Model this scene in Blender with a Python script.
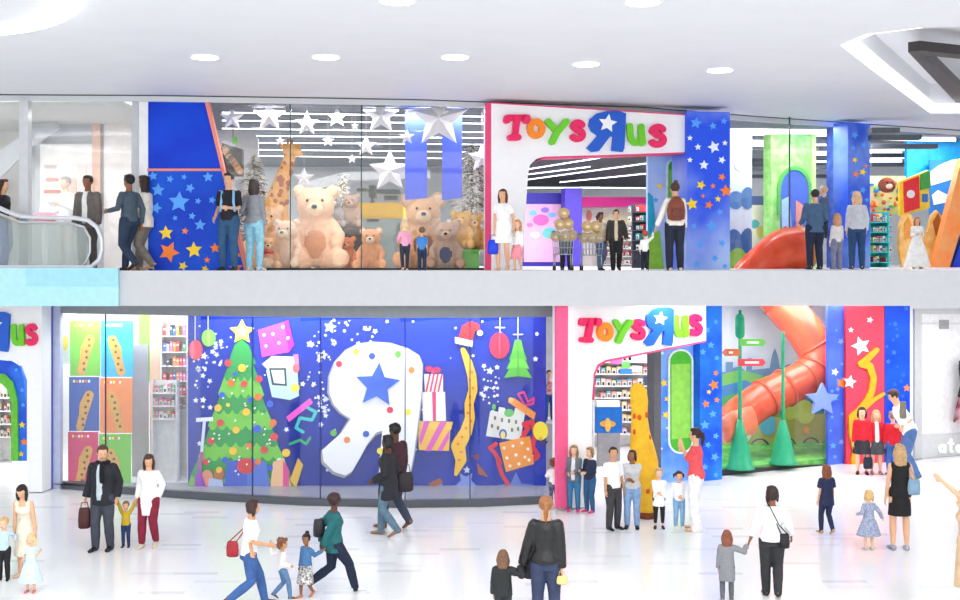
import bpy, bmesh, math, random
from mathutils import Vector, Matrix, Euler
import numpy as np

for o in list(bpy.data.objects):
    bpy.data.objects.remove(o)
scene = bpy.context.scene
COL = scene.collection
F, CX, HY, CZ = 1200.0, 480.0, 256.0, 4.5     # focal length in pixels, principal column, horizon row, eye height
UP = 4.237                                    # upper floor height

# ---------------------------------------------------------------- camera
cam_data = bpy.data.cameras.new('camera')
cam = bpy.data.objects.new('camera', cam_data); COL.objects.link(cam)
cam.location = (0, 0, CZ); cam.rotation_euler = (math.pi / 2, 0, 0)
cam_data.sensor_width = 36; cam_data.lens = 36 * F / 960
cam_data.shift_y = -44 / 960
cam_data.clip_end = 300
scene.camera = cam

# ---------------------------------------------------------------- world, lights, exposure
scene.view_settings.view_transform = 'Standard'
scene.view_settings.look = 'None'
scene.view_settings.gamma = 1
scene.view_settings.exposure = 0.52
w = bpy.data.worlds.new('world'); scene.world = w; w.use_nodes = True
bg = w.node_tree.nodes['Background']
bg.inputs[0].default_value = (0.97, 1.0, 0.975, 1); bg.inputs[1].default_value = 1.05
scene.cycles.max_bounces = 7; scene.cycles.diffuse_bounces = 4; scene.cycles.glossy_bounces = 3
scene.cycles.transparent_max_bounces = 16
scene.cycles.sample_clamp_indirect = 6
scene.cycles.use_denoising = True
scene.cycles.caustics_reflective = False; scene.cycles.caustics_refractive = False

def area(name, loc, rot, sx, sy, power, color=(1, 1, 1)):
    l = bpy.data.lights.new(name, 'AREA'); l.shape = 'RECTANGLE'; l.size = sx; l.size_y = sy; l.energy = power; l.color = color
    o = bpy.data.objects.new(name, l); COL.objects.link(o); o.location = loc; o.rotation_euler = rot
    return o
# added fill, out of view: a wide lamp over the concourse, another behind the viewer
area('concourse_fill', (0, 9.5, 7.35), (0, 0, 0), 20, 6, 560, (.97, 1, .96))
area('front_fill', (0, -6, 9), (math.radians(62), 0, 0), 26, 8, 900, (.97, 1, .96))
def strip_fill(name, x, y, z, length, power, tilt=0, wd=.14, rz=0): area(name, (x, y, z), (math.radians(tilt), 0, math.radians(rz)), length, wd, power)  # long thin area lamps added as interior fill
strip_fill('gallery_fill', -8.6, 23.4, 7.25, 4.5, 85)  # added to brighten the gallery
strip_fill('bear_window_fill', -2.1, 22.85, 7.27, 4.6, 100); strip_fill('bear_window_fill', -1.5, 28, 7.27, 9, 290)  # added fill beside the modelled ceiling strips
strip_fill('upper_entrance_fill', 3.0, 25.4, 6.5, 2.6, 75); strip_fill('upper_entrance_fill', 3.0, 29, 6.4, 3, 40)  # added fill for the upper entrance
strip_fill('upper_play_fill', 7.0, 25.6, 7.27, 3.4, 80, rz=22); strip_fill('upper_play_fill', 9.8, 27.6, 7.27, 4, 90, rz=22); strip_fill('upper_play_fill', 8, 33, 7.27, 9, 110)  # added fill for the upper play area
strip_fill('mural_window_fill', -2.05, 22.35, 3.5, 6.3, 85, 30, .1)  # added behind the top trim, unseen, to brighten the mural
strip_fill('poster_window_fill', -7.2, 23.35, 3.46, 2.6, 55, 42, .1)  # added to brighten the posters, aimed at them
area('left_store_fill', (-7.0, 25.6, 3.55), (0, 0, 0), 2.6, 1.2, 80)  # added fill inside the left store, hidden by the slab
area('far_left_arch_fill', (-9.6, 25.4, 3.55), (0, 0, 0), 1.6, 1.2, 60)  # added fill behind the far left arch, unseen
area('store_entrance_fill', (3.2, 25.6, 3.55), (0, 0, 0), 2.4, 2.4, 110)  # added fill inside the ground floor entrance, unseen
area('slide_room_fill', (7.0, 26.2, 3.55), (0, 0, math.radians(20)), 2.6, 1.4, 90)  # added fill for the slide room, unseen
area('soffit_fill', (9.6, 24.2, 3.6), (0, 0, math.radians(15)), 4.4, 1.0, 110)  # added under the slab, unseen, to brighten the right-hand shopfronts
area('soffit_fill', (4.2, 22.2, 3.61), (0, 0, 0), 2.4, .5, 40)  # added under the slab, unseen, to brighten the entrance front

# ---------------------------------------------------------------- materials
def lin(c):
    return tuple(((v / 255) / 12.92 if v / 255 <= .04045 else ((v / 255 + .055) / 1.055) ** 2.4) for v in c)
MATS = {}
def M(rgb, rough=.6, var=.05, scale=9., metal=0., emit=0., spec=.4, kind=None, rgb2=None):
    key = (tuple(rgb), rough, var, scale, metal, emit, spec, kind, rgb2 and tuple(rgb2))
    if key in MATS: return MATS[key]
    m = bpy.data.materials.new('surface_%d_%d_%d' % tuple(int(v) for v in rgb)); m.use_nodes = True
    nt = m.node_tree; b = nt.nodes['Principled BSDF']
    c = lin(rgb)
    b.inputs['Base Color'].default_value = (*c, 1)
    b.inputs['Roughness'].default_value = rough; b.inputs['Metallic'].default_value = metal
    b.inputs['Specular IOR Level'].default_value = spec
    m.diffuse_color = (*c, 1)
    if var or rgb2:
        tc = nt.nodes.new('ShaderNodeTexCoord'); no = nt.nodes.new('ShaderNodeTexNoise')
        no.inputs['Scale'].default_value = scale; no.inputs['Detail'].default_value = 3
        nt.links.new(tc.outputs['Object'], no.inputs['Vector'])
        cr = nt.nodes.new('ShaderNodeValToRGB')
        if rgb2:
            c2 = lin(rgb2); lo, hi = (*c, 1), (*c2, 1); cr.color_ramp.elements[0].position = .38; cr.color_ramp.elements[1].position = .66
        else:
            lo = (*[max(0, v * (1 - var * 2)) for v in c], 1); hi = (*[min(1, v * (1 + var * 2)) for v in c], 1)
            cr.color_ramp.elements[0].position = .3; cr.color_ramp.elements[1].position = .7
        cr.color_ramp.elements[0].color = lo; cr.color_ramp.elements[1].color = hi
        nt.links.new(no.outputs['Fac'], cr.inputs['Fac']); nt.links.new(cr.outputs['Color'], b.inputs['Base Color'])
    if emit:
        b.inputs['Emission Color'].default_value = (*c, 1); b.inputs['Emission Strength'].default_value = emit
    if kind == 'fur':
        n2 = nt.nodes.new('ShaderNodeTexNoise'); n2.inputs['Scale'].default_value = 60; bp = nt.nodes.new('ShaderNodeBump')
        bp.inputs['Strength'].default_value = .6; bp.inputs['Distance'].default_value = .02
        nt.links.new(n2.outputs['Fac'], bp.inputs['Height']); nt.links.new(bp.outputs['Normal'], b.inputs['Normal'])
    MATS[key] = m
    return m
def glass(name, tint=(1, 1, 1), haze=.0, refl=.06):
    if name in MATS: return MATS[name]
    m = bpy.data.materials.new(name); m.use_nodes = True; nt = m.node_tree; nt.nodes.clear()
    out = nt.nodes.new('ShaderNodeOutputMaterial'); tr = nt.nodes.new('ShaderNodeBsdfTransparent'); gl = nt.nodes.new('ShaderNodeBsdfGlossy')
    df = nt.nodes.new('ShaderNodeBsdfDiffuse'); df.inputs[0].default_value = (.9, .92, .95, 1)
    tr.inputs[0].default_value = (*tint, 1); gl.inputs['Roughness'].default_value = .03
    lw = nt.nodes.new('ShaderNodeLayerWeight'); lw.inputs[0].default_value = .5
    pwn = nt.nodes.new('ShaderNodeMath'); pwn.operation = 'POWER'; pwn.inputs[1].default_value = 5; fr = nt.nodes.new('ShaderNodeMath'); fr.operation = 'MULTIPLY_ADD'; fr.inputs[1].default_value = .9; fr.inputs[2].default_value = .03
    nt.links.new(lw.outputs['Facing'], pwn.inputs[0]); nt.links.new(pwn.outputs[0], fr.inputs[0])
    mx = nt.nodes.new('ShaderNodeMixShader'); mh = nt.nodes.new('ShaderNodeMixShader')
    nt.links.new(fr.outputs[0], mx.inputs[0]); nt.links.new(tr.outputs[0], mx.inputs[1]); nt.links.new(gl.outputs[0], mx.inputs[2])
    mh.inputs[0].default_value = haze
    nt.links.new(mx.outputs[0], mh.inputs[1]); nt.links.new(df.outputs[0], mh.inputs[2]); nt.links.new(mh.outputs[0], out.inputs[0])
    MATS[name] = m
    return m
def emis(rgb, s):
    return M(rgb, emit=s, var=0, rough=.5)

# ---------------------------------------------------------------- geometry helpers
ORG = {}
def tag(o, label=None, cat=None, group=None, kind=None):
    if label: o['label'] = label
    if cat: o['category'] = cat
    if group: o['group'] = group
    if kind: o['kind'] = kind
    return o
def thing(name, loc, label, cat, group=None, rz=0):
    o = bpy.data.objects.new(name, None); COL.objects.link(o); o.empty_display_size = .1
    o.location = loc; o.rotation_euler = (0, 0, rz); ORG[o.name] = Vector(loc)
    return tag(o, label, cat, group)
def pw(px, py, D): return Vector(((px - CX) * D / F, D, CZ - (py - HY) * D / F))
def floorD(fy, z=0.0): return (CZ - z) * F / (fy - HY)

PEND = []
def finish_surfaces():
    from mathutils import noise as nz
    dg = bpy.context.evaluated_depsgraph_get(); dg.update()
    done = [(o, bpy.data.meshes.new_from_object(o.evaluated_get(dg), depsgraph=dg)) for o, _, _, _ in PEND]
    for (o, me), (_, noise, seed, mt) in zip(done, PEND):
        o.modifiers.clear(); o.data = me; me.name = o.name; me.materials.clear(); me.materials.append(mt)
        if noise:
            for v in me.vertices:
                v.co += v.normal * nz.noise(v.co * (.48 / noise * .35) + Vector((seed, 0, 0))) * noise
        me.polygons.foreach_set('use_smooth', [True] * len(me.polygons)); me.update()

class MB:
    def __init__(s): s.v = []; s.f = []; s.m = []; s.mats = []; s.sm = []
    def mi(s, mat):
        if mat not in s.mats: s.mats.append(mat)
        return s.mats.index(mat)
    def add(s, vs, fs, mat, smooth=False):
        b = len(s.v); s.v += [tuple(v) for v in vs]; k = s.mi(mat)
        for f in fs: s.f.append(tuple(i + b for i in f)); s.m.append(k); s.sm.append(smooth)
        return s
    def prism(s, pts, n, mat, side=None):
        k = len(pts); vs = list(pts) + [p + n for p in pts]
        s.add(vs, [tuple(range(k)), tuple(range(2 * k - 1, k - 1, -1))], mat)
        b = len(s.v) - 2 * k; q = s.mi(side or mat)
        for i in range(k):
            j = (i + 1) % k; s.f.append((b + i, b + j, b + k + j, b + k + i)); s.m.append(q); s.sm.append(False)
        return s
    def box(s, x0, x1, y0, y1, z0, z1, mat):
        p = [Vector((x0, y0, z0)), Vector((x1, y0, z0)), Vector((x1, y0, z1)), Vector((x0, y0, z1))]
        return s.prism(p, Vector((0, y1 - y0, 0)), mat)
    def ell(s, c, r, mat, rot=None, seg=16, rings=10):
        c = Vector(c); r = (r, r, r) if isinstance(r, (int, float)) else r
        vs = []; fs = []
        for i in range(1, rings):
            t = math.pi * i / rings
            for j in range(seg):
                a = 2 * math.pi * j / seg
                v = Vector((r[0] * math.sin(t) * math.cos(a), r[1] * math.sin(t) * math.sin(a), r[2] * math.cos(t)))
                vs.append(c + (rot @ v if rot else v))
        top = Vector((0, 0, r[2])); vs.append(c + (rot @ top if rot else top)); vs.append(c - (rot @ top if rot else top))
        n = len(vs)
        for i in range(rings - 2):
            for j in range(seg):
                a, b = i * seg + j, i * seg + (j + 1) % seg
                fs.append((a, a + seg, b + seg, b))
        for j in range(seg):
            fs.append((n - 2, j, (j + 1) % seg)); e = (rings - 2) * seg
            fs.append((n - 1, e + (j + 1) % seg, e + j))
        return s.add(vs, fs, mat, True)
    def loft(s, rings, mat, seg=16, closed=False):
        # rings: (center, axis_a, axis_b)
        vs = []; fs = []
        for c, a, b in rings:
            for j in range(seg):
                t = 2 * math.pi * j / seg; vs.append(c + a * math.cos(t) + b * math.sin(t))
        n = len(rings)
        for i in range(n - 1 + (1 if closed else 0)):
            i2 = (i + 1) % n
            for j in range(seg):
                k = (j + 1) % seg; fs.append((i * seg + j, i * seg + k, i2 * seg + k, i2 * seg + j))
        if not closed:
            fs.append(tuple(range(seg - 1, -1, -1))); fs.append(tuple(range((n - 1) * seg, n * seg)))
        return s.add(vs, fs, mat, True)
    def tube(s, pts, r, mat, seg=8, up=None, flat=1.0, closed=False, ends=False):
        pts = [Vector(p) for p in pts]; n = len(pts)
        rs = [r] * n if isinstance(r, (int, float)) else list(r)
        up = Vector(up) if up else None; rings = []; prev = None
        for i, p in enumerate(pts):
            if closed: t = pts[(i + 1) % n] - pts[i - 1]
            else: t = pts[min(i + 1, n - 1)] - pts[max(i - 1, 0)]
            t = t.normalized() if t.length > 1e-9 else Vector((0, 0, 1))
            if prev is None:
                a = (up or (Vector((0, 1, 0)) if abs(t.y) < .9 else Vector((1, 0, 0))))
            else: a = prev
            a = a - t * a.dot(t); a = a.normalized() if a.length > 1e-6 else t.orthogonal().normalized()
            prev = a; b = t.cross(a)
            rings.append((p, a * rs[i] * flat, b * rs[i]))
        s.loft(rings, mat, seg, closed)
        if ends:
            s.ell(pts[0], rs[0], mat, seg=seg, rings=6); s.ell(pts[-1], rs[-1], mat, seg=seg, rings=6)
        return s
    def build(s, name, parent=None, local=False, voxel=None, smooth=0, noise=0., decim=1., label=None, cat=None, group=None, kind=None, seed=0):
        me = bpy.data.meshes.new(name)
        off = Vector((0, 0, 0))
        if parent is not None and not local: off = ORG.get(parent.name, off)
        if parent is None and not local and kind != 'structure':
            a = np.array(s.v); off = Vector(((a[:, 0].min() + a[:, 0].max()) / 2, (a[:, 1].min() + a[:, 1].max()) / 2, a[:, 2].min()))
        vs = [(v[0] - off.x, v[1] - off.y, v[2] - off.z) for v in s.v]
        me.from_pydata(vs, [], s.f)
        for mt in s.mats: me.materials.append(mt)
        me.polygons.foreach_set('material_index', s.m); me.polygons.foreach_set('use_smooth', s.sm)
        me.update()
        bm = bmesh.new(); bm.from_mesh(me); bmesh.ops.recalc_face_normals(bm, faces=bm.faces); bm.to_mesh(me); bm.free()
        o = bpy.data.objects.new(name, me); COL.objects.link(o)
        if parent is not None:
            o.parent = parent; ORG[o.name] = off
        else:
            o.location = off; ORG[o.name] = off
        if voxel:
            md = o.modifiers.new('r', 'REMESH'); md.mode = 'VOXEL'; md.voxel_size = voxel; md.use_smooth_shade = True
            if smooth: sm = o.modifiers.new('s', 'SMOOTH'); sm.factor = .5; sm.iterations = smooth
            if decim < 1: dc = o.modifiers.new('d', 'DECIMATE'); dc.ratio = decim
            PEND.append((o, noise, seed, s.mats[0]))
        return tag(o, label, cat, group, kind)

class Wall:
    """a vertical plane through two plan points, addressed by where the sight lines meet it"""
    def __init__(s, pa, Da, pb, Db, z0=0.0):
        s.A = Vector(((pa - CX) * Da / F, Da)); s.B = Vector(((pb - CX) * Db / F, Db)); s.z0 = z0
        d = (s.B - s.A).normalized(); s.n = Vector((d.y, -d.x))      # toward the viewer
        if s.n.y > 0: s.n = -s.n
        s.N = Vector((s.n.x, s.n.y, 0))
    def D(s, px, off=0):
        k = Vector(((px - CX) / F, 1.0)); return (s.A + s.n * off).dot(s.n) / k.dot(s.n)
    def pt(s, px, py, off=0):
        p = pw(px, py, s.D(px, off))
        if p.z < s.z0: p.z = s.z0
        return p
    def poly(s, mb, pts, mat, off=0., th=.01, side=None):
        return mb.prism([s.pt(x, y, off + th) for x, y in pts], -s.N * th, mat, side)
    def rect(s, mb, x0, y0, x1, y1, mat, off=0., th=.01):
        return s.poly(mb, [(x0, y0), (x1, y0), (x1, y1), (x0, y1)], mat, off, th)
def circ(cx, cy, r, n=20, ry=None):
    return [(cx + r * math.cos(2 * math.pi * i / n), cy + (ry or r) * math.sin(2 * math.pi * i / n)) for i in range(n)]
def star(cx, cy, r, rot=0, k=.48, n=5):
    out = []
    for i in range(2 * n):
        a = rot - math.pi / 2 + math.pi * i / n; q = r if i % 2 == 0 else r * k
        out.append((cx + q * math.cos(a), cy + q * math.sin(a)))
    return out
def wall_ribbon(W, mb, pts, wd, mat, off, th=.01, r0=True):
    """a brush stroke with round joints on a wall, all measured on its face"""
    for i in range(len(pts) - 1):
        (x0, y0), (x1, y1) = pts[i], pts[i + 1]; L = math.hypot(x1 - x0, y1 - y0) or 1
        w0 = wd if isinstance(wd, (int, float)) else wd[i]; w1 = wd if isinstance(wd, (int, float)) else wd[i + 1]
        nx, ny = -(y1 - y0) / L / 2, (x1 - x0) / L / 2
        W.poly(mb, [(x0 + nx * w0, y0 + ny * w0), (x1 + nx * w1, y1 + ny * w1), (x1 - nx * w1, y1 - ny * w1), (x0 - nx * w0, y0 - ny * w0)], mat, off, th + i * .0007)
    for i, (x, y) in enumerate(pts):
        w_ = wd if isinstance(wd, (int, float)) else wd[i]
        if (i not in (0, len(pts) - 1)) or r0: W.poly(mb, circ(x, y, w_ / 2, 12), mat, off, th + i * .0007 + .00035)
def arc(cx, cy, rx, ry, a0, a1, n=10):
    return [(cx + rx * math.cos(math.radians(a0 + (a1 - a0) * i / n)), cy + ry * math.sin(math.radians(a0 + (a1 - a0) * i / n))) for i in range(n + 1)]

PINK, ORANGE, LIME, BLUE = (236, 20, 96), (250, 140, 20), (110, 205, 30), (15, 90, 205)
def glyph(ch):
    """strokes in a unit box, y down"""
    if ch == 'T': return [[(0.02, .12), (.98, .12)], [(.5, .12), (.5, .95)], [(.02, .12), (.02, .24)], [(.98, .12), (.98, .24)], [(.33, .96), (.67, .96)]]
    if ch == 'o': return [arc(.5, .5, .34, .36, 0, 360, 18)]
    if ch == 'y': return [[(.1, .1), (.5, .55)], [(.92, .1), (.5, .55), (.28, .95)]]
    if ch == 's': return [arc(.52, .30, .30, .20, -25, -180, 8) + arc(.5, .70, .33, .22, -90, 150, 10)[0:]]
    if ch == 'u': return [[(.12, .08), (.12, .5)] + arc(.46, .55, .33, .36, 180, 0, 10)[1:] + [(.8, .1)], [(.8, .3), (.84, .92)]]
    if ch == 'a': return [arc(.45, .62, .32, .3, 0, 360, 14), [(.8, .3), (.8, .95)]]
    if ch == 't': return [[(.45, 0), (.45, .75)] + arc(.62, .75, .17, .2, 180, 60, 5), [(.15, .32), (.85, .32)]]
    if ch == 'e': return [[(.15, .6), (.85, .6)] + arc(.5, .62, .35, .33, 0, -300, 14)]
    if ch == 'l': return [[(.4, -.05), (.4, .95)]]
def letters(W, root, spec, off, th, wd):
    for ch, x0, y0, x1, y1, col, skew in spec:
        mb = MB(); mt = M(col, .35, 0); sd = mt
        if ch == 'R':
            def q(u, v): return (x0 + (x1 - x0) * u + skew * (v - .5), y0 + (y1 - y0) * v)
            body = [q(*p) for p in [(.98, .06), (.80, .0), (.5, .0), (.25, .06), (.08, .2), (.05, .36), (.12, .5), (.28, .6), (.0, .9), (.12, 1.0), (.3, .98), (.58, .62), (.66, .62), (.62, .97), (.9, 1.0), (.94, .9)]]
            W.poly(mb, body, mt, off, th)
        else:
            for si, st in enumerate(glyph(ch)):
                pts = [(x0 + (x1 - x0) * (.12 + .76 * u) + skew * (v - .5), y0 + (y1 - y0) * (.1 + .8 * v)) for u, v in st]
                wall_ribbon(W, mb, pts, wd, mt, off, th + si * .02)
        lo = mb.build('letter', root, label={'T': 'pink', 'o': 'orange', 'y': 'green', 's': 'pink', 'R': 'blue reversed with a white star', 'u': 'green'}.get(ch, 'white') + ' letter ' + ch.upper())
        if ch == 'R':
            mb = MB(); W.poly(mb, star(*q(.52, .3), (x1 - x0) * .24, .15), M((250, 250, 252), .4, 0), off + th, .008); mb.build('star', lo, label='white star')

# ---------------------------------------------------------------- people
SKIN = {'light': (224, 172, 138), 'fair': (232, 188, 158), 'tan': (205, 150, 112), 'brown': (140, 92, 66), 'dark': (92, 60, 46)}
def ik(a, t, l1, l2, hint):
    d = t - a; L = min(d.length, (l1 + l2) * .998); u = d.normalized(); t = a + u * L
    c = max(-1, min(1, (l1 * l1 + L * L - l2 * l2) / (2 * l1 * L)))
    h = hint - u * hint.dot(u); h = h.normalized() if h.length > 1e-6 else u.orthogonal().normalized()
    return a + u * l1 * c + h * l1 * math.sqrt(1 - c * c), t
HANG = (.035, .035, -.31)

def person(px, fy, hpx, yaw, label, skin='light', hair=('short', (50, 35, 28)), top=None, bottom=None, shoes=(40, 36, 36), L=HANG, R=HANG,
           stride=0., lead=1, lean=0., head=(0, 0), child=0., fem=True, z0=0., D=None, inner=None, group=None, wide=1., name='person', arms_bare=True, kneel=0., legup=None):
    D = D or floorD(fy, z0); s = F / D
    H = hpx / s; hh = H * (.142 + .05 * child); B = (H - hh) / .867
    root = thing(name, ((px - CX) * D / F, D, z0), label, 'person' if child < .3 else 'child', group, rz=math.radians(yaw))
    inv = root_inv = (Matrix.Translation(root.location) @ Matrix.Rotation(math.radians(yaw), 4, 'Z')).inverted()
    sk = M(SKIN[skin], .55, .03)
    wv = wide * (1.0 if not fem else .94)
    sw = (.086 if fem else .101) * wide; hw = .052
    if child > .3: sw = .088 * wide
    # legs
    feet = []; ank = .042
    for sd in (-1, 1):
        isl = (lead == sd); fy_ = (stride / 2 if isl else -stride / 2) * B
        pitch = 0 if isl or stride < .06 else min(.75, stride * 2.2)
        feet.append((Vector((sd * (hw + (.012 if stride < .1 else -.004)) * B, fy_, (ank + .1 * math.sin(pitch)) * B)), pitch))
    ll = .244 * B
    hz = .53 * B * (1 - kneel)
    for (f, p) in feet:
        d = abs(f.y); hz = min(hz, f.z + math.sqrt(max(.01, (2 * ll * .995) ** 2 - d * d)))
    hy = -math.sin(math.radians(lean)) * .10 * B if stride < .1 else .01 * B
    hip = Vector((0, hy, hz)); ln = math.radians(lean)
    u = Vector((0, math.sin(ln), math.cos(ln))); f = Vector((0, math.cos(ln), -math.sin(ln))); r = Vector((1, 0, 0))
    hips = [hip + r * sd * hw * B for sd in (-1, 1)]
    knees = []; anks = []
    for i, sd in enumerate((-1, 1)):
        k, a = ik(hips[i], feet[i][0], ll, ll, Vector((sd * .1, 1, 0))); knees.append(k); anks.append(a)
    # torso sections (height over hip, half width, half depth, forward shift)
    if fem and child < .3:
        T = [(-.06, .066, .05, 0), (-.02, .088, .064, -.004), (.03, .09, .064, -.004), (.10, .066, .048, 0), (.16, .073, .053, .004), (.21, .082, .066, .012), (.25, .08, .056, .004), (.282, .07, .042, 0), (.305, .05, .036, 0), (.33, .03, .03, .002), (.385, .028, .03, .008)]
    elif child >= .3:
        T = [(-.06, .066, .055, 0), (-.02, .08, .064, 0), (.03, .08, .066, .006), (.10, .077, .066, .01), (.16, .078, .06, .004), (.21, .078, .056, 0), (.25, .078, .05, 0), (.282, .07, .04, 0), (.305, .05, .036, 0), (.33, .034, .034, .002), (.385, .034, .034, .008)]
    else:
        T = [(-.06, .066, .052, 0), (-.02, .082, .062, 0), (.03, .083, .06, 0), (.10, .08, .056, 0), (.16, .088, .06, .002), (.21, .094, .064, .006), (.25, .094, .06, .003), (.282, .08, .045, 0), (.305, .055, .04, 0), (.33, .035, .035, .002), (.385, .033, .035, .008)]
    def tor(h0, h1, e, mb, mat, wscale=1., over=0.):
        rg = []
        hs = sorted(set([h0, h1] + [t[0] for t in T if h0 < t[0] < h1]))
        for h in hs:
            hc = max(h, -.06)
            for a, b in zip(T, T[1:]):
                if a[0] <= hc <= b[0]:
                    k = (hc - a[0]) / (b[0] - a[0]); wd, dp, sh = [a[j] + (b[j] - a[j]) * k for j in (1, 2, 3)]; break
            if h < -.02 and e > 0: wd, dp = .088, .066
            dirn = u if h > .0 else Vector((0, u.y * .3, 1)).normalized()
            q_ = over * B * max(0, min(1, (.13 - h) / .06)); rg.append((hip + dirn * h * B + f * sh * B, r * (wd * wide * B + e + q_) * wscale, f * (dp * wide * B + e + q_)))
        mb.loft(rg, mat, 18)
    shs = [hip + u * .278 * B + r * sd * sw * B for sd in (-1, 1)]
    elb = []; wri = []
    for i, (sd, t) in enumerate(((-1, L), (1, R))):
        if t[0] == 'p': tgt = inv @ pw(t[1], t[2], D + (t[3] if len(t) > 3 else 0))
        else: tgt = shs[i] + Vector((sd * t[0], t[1], t[2])) * B
        e_, w_ = ik(shs[i], tgt, .165 * B, .15 * B, Vector((sd * .35, -1, -.5))); elb.append(e_); wri.append(w_)
    # head
    nb = hip + u * .30 * B
    nd = (u * .75 + Vector((0, .08, .45))).normalized()
    hc = nb + nd * (.042 * B + hh * .5)
    HR = Euler((math.radians(-head[1]), 0, math.radians(head[0])), 'XYZ').to_matrix()
    HR = Matrix.Rotation(math.radians(head[0]), 3, 'Z') @ Matrix.Rotation(math.radians(head[1]), 3, 'X')
    def hp(x, y, z): return hc + HR @ Vector((x, y, z)) * hh
    def hr(*a): return tuple(v * hh for v in a)
    def hd(x, y, z): return hc + HR @ Vector((x, y, 0)) * hh + Vector((0, 0, z * hh))
    b = MB()
    tor(-.04, .385, -.007 * B, b, sk)
    for i in (0, 1):
        sd = (-1, 1)[i]
        b.tube([hips[i], hips[i].lerp(knees[i], .3), knees[i].lerp(hips[i], .15), knees[i], knees[i].lerp(anks[i], .35), anks[i]],
               [.054 * B * wide, .05 * B * wide, .035 * B, .033 * B, .034 * B, .02 * B], sk, 12, ends=True)
        b.tube([shs[i], shs[i].lerp(elb[i], .4), elb[i], elb[i].lerp(wri[i], .3), wri[i]], [.027 * B * wide, .026 * B * wide, .0205 * B, .0215 * B, .014 * B], sk, 10, ends=True)
        # foot
        p = feet[i][1]; fd = Vector((sd * .12, math.cos(p), -math.sin(p))).normalized(); dn = Vector((0, -math.sin(p), -math.cos(p)))
        a = anks[i]
        b.tube([a + fd * -.02 * B + dn * .012 * B, a + fd * .03 * B + dn * .02 * B, a + fd * .09 * B + dn * .03 * B], [.02 * B, .02 * B, .014 * B], sk, 8, ends=True)
        # hand
        dr = (wri[i] - elb[i]).normalized(); pn = Vector((-sd, 0, 0)); pn = (pn - dr * pn.dot(dr)); pn = pn.normalized() if pn.length > .1 else Vector((0, 1, 0)); wd_ = dr.cross(pn)
        if wd_.y < 0: wd_ = -wd_
        b.loft([(wri[i] + dr * t * B, wd_ * a_ * B, pn * c_ * B) for t, a_, c_ in ((0, .014, .011), (.02, .02, .010), (.045, .023, .009), (.052, .021, .007))], sk, 10)
        for q, (o_, ln_) in enumerate(((.017, .034), (.006, .04), (-.006, .037), (-.016, .029))):
            s0 = wri[i] + dr * .048 * B + wd_ * o_ * B
            s1 = s0 + (dr * .9 + pn * .25) * ln_ * .5 * B; s2 = s1 + (dr * .7 + pn * .65) * ln_ * .5 * B
            b.tube([s0, s1, s2], [.0056 * B, .0052 * B, .0045 * B], sk, 6, ends=True)
        s0 = wri[i] + dr * .012 * B + wd_ * .015 * B; s1 = s0 + (dr * .7 + wd_ * .75) * .022 * B; s2 = s1 + (dr * .95 + pn * .3) * .018 * B
        b.tube([s0, s1, s2], [.0075 * B, .0062 * B, .005 * B], sk, 6, ends=True)
    b.tube([nb - u * .02 * B, hp(0, -.05, -.2)], [.034 * B, .032 * B], sk, 10)
    b.ell(hp(0, -.02, .09), hr(.345, .39, .40), sk, HR); b.ell(hp(0, .09, -.16), hr(.27, .275, .33), sk, HR)
    b.ell(hp(0, .36, -.09), hr(.045, .075, .085), sk, HR, 8, 6); b.ell(hp(0, .33, .03), hr(.2, .05, .03), sk, HR, 8, 6)
    for sd in (-1, 1): b.ell(hp(sd * .35, -.02, -.06), hr(.035, .085, .115), sk, HR, 8, 6)
    b.build('body', root, True, voxel=.0052 * B + .001, smooth=2, decim=.3)
    # face details
    e = MB(); wh, dk = M((240, 238, 235), .3, 0), M((45, 30, 25), .3, 0)
    for sd in (-1, 1):
        e.ell(hp(sd * .12, .335, -.02), hr(.042, .02, .022), wh, HR, 8, 6); e.ell(hp(sd * .12, .355, -.02), hr(.026, .02, .022), dk, HR, 8, 6)
    e.build('eyes', root, True)
    MB().ell(hp(0, .335, -.27), hr(.085, .03, .028), M((190, 90, 85), .5, 0), HR, 8, 6).build('mouth', root, True)
    # hair
    st, hcol = hair[0], hair[1]; hm = M(hcol, .5, .12, 30.)
    g = MB()
    if st != 'none':
        if st == 'afro':
            g.ell(hp(0, -.10, .14), hr(.5, .46, .46), hm, HR); g.ell(hp(0, .08, .36), hr(.36, .3, .2), hm, HR)
        else:
            g.ell(hp(0, -.085, .13), hr(.385, .40, .405), hm, HR); g.ell(hp(0, .10, .34), hr(.29, .26, .165), hm, HR)
            for sd in (-1, 1): g.ell(hp(sd * .30, .03, .12), hr(.07, .16, .2), hm, HR, 10, 8)
        if st in ('long', 'bob', 'vlong'):
            n = {'long': 1.0, 'bob': .5, 'vlong': 1.5}[st]
            back = max(0., math.sin(ln)) * .2
            g.loft([((hp if t == 0 else hd)(0, -.20 - .06 * t, .1 - t * n * .95), HR @ Vector((a_, 0, 0)) * hh, HR @ Vector((0, c_, 0)) * hh) for t, a_, c_ in ((0, .36, .24), (.3, .39, .24), (.6, .4, .2), (.85, .33, .15), (1, .18, .08))], hm, 14)
            for sd in (-1, 1):
                g.tube([hp(sd * .33, -.02, .1), hd(sd * .37, -.04, -.25), hd(sd * .35, -.08, -.25 - .4 * n), hd(sd * .28, -.12, -.3 - .5 * n)], [.1 * hh, .11 * hh, .09 * hh, .04 * hh], hm, 8, ends=True)
        if st == 'pony':
            g.tube([hp(0, -.36, .22), hp(0, -.52, .12), hp(0, -.56, -.2), hp(0, -.5, -.6), hp(0, -.46, -.8)], [.08 * hh, .13 * hh, .15 * hh, .1 * hh, .03 * hh], hm, 8, ends=True)
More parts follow.
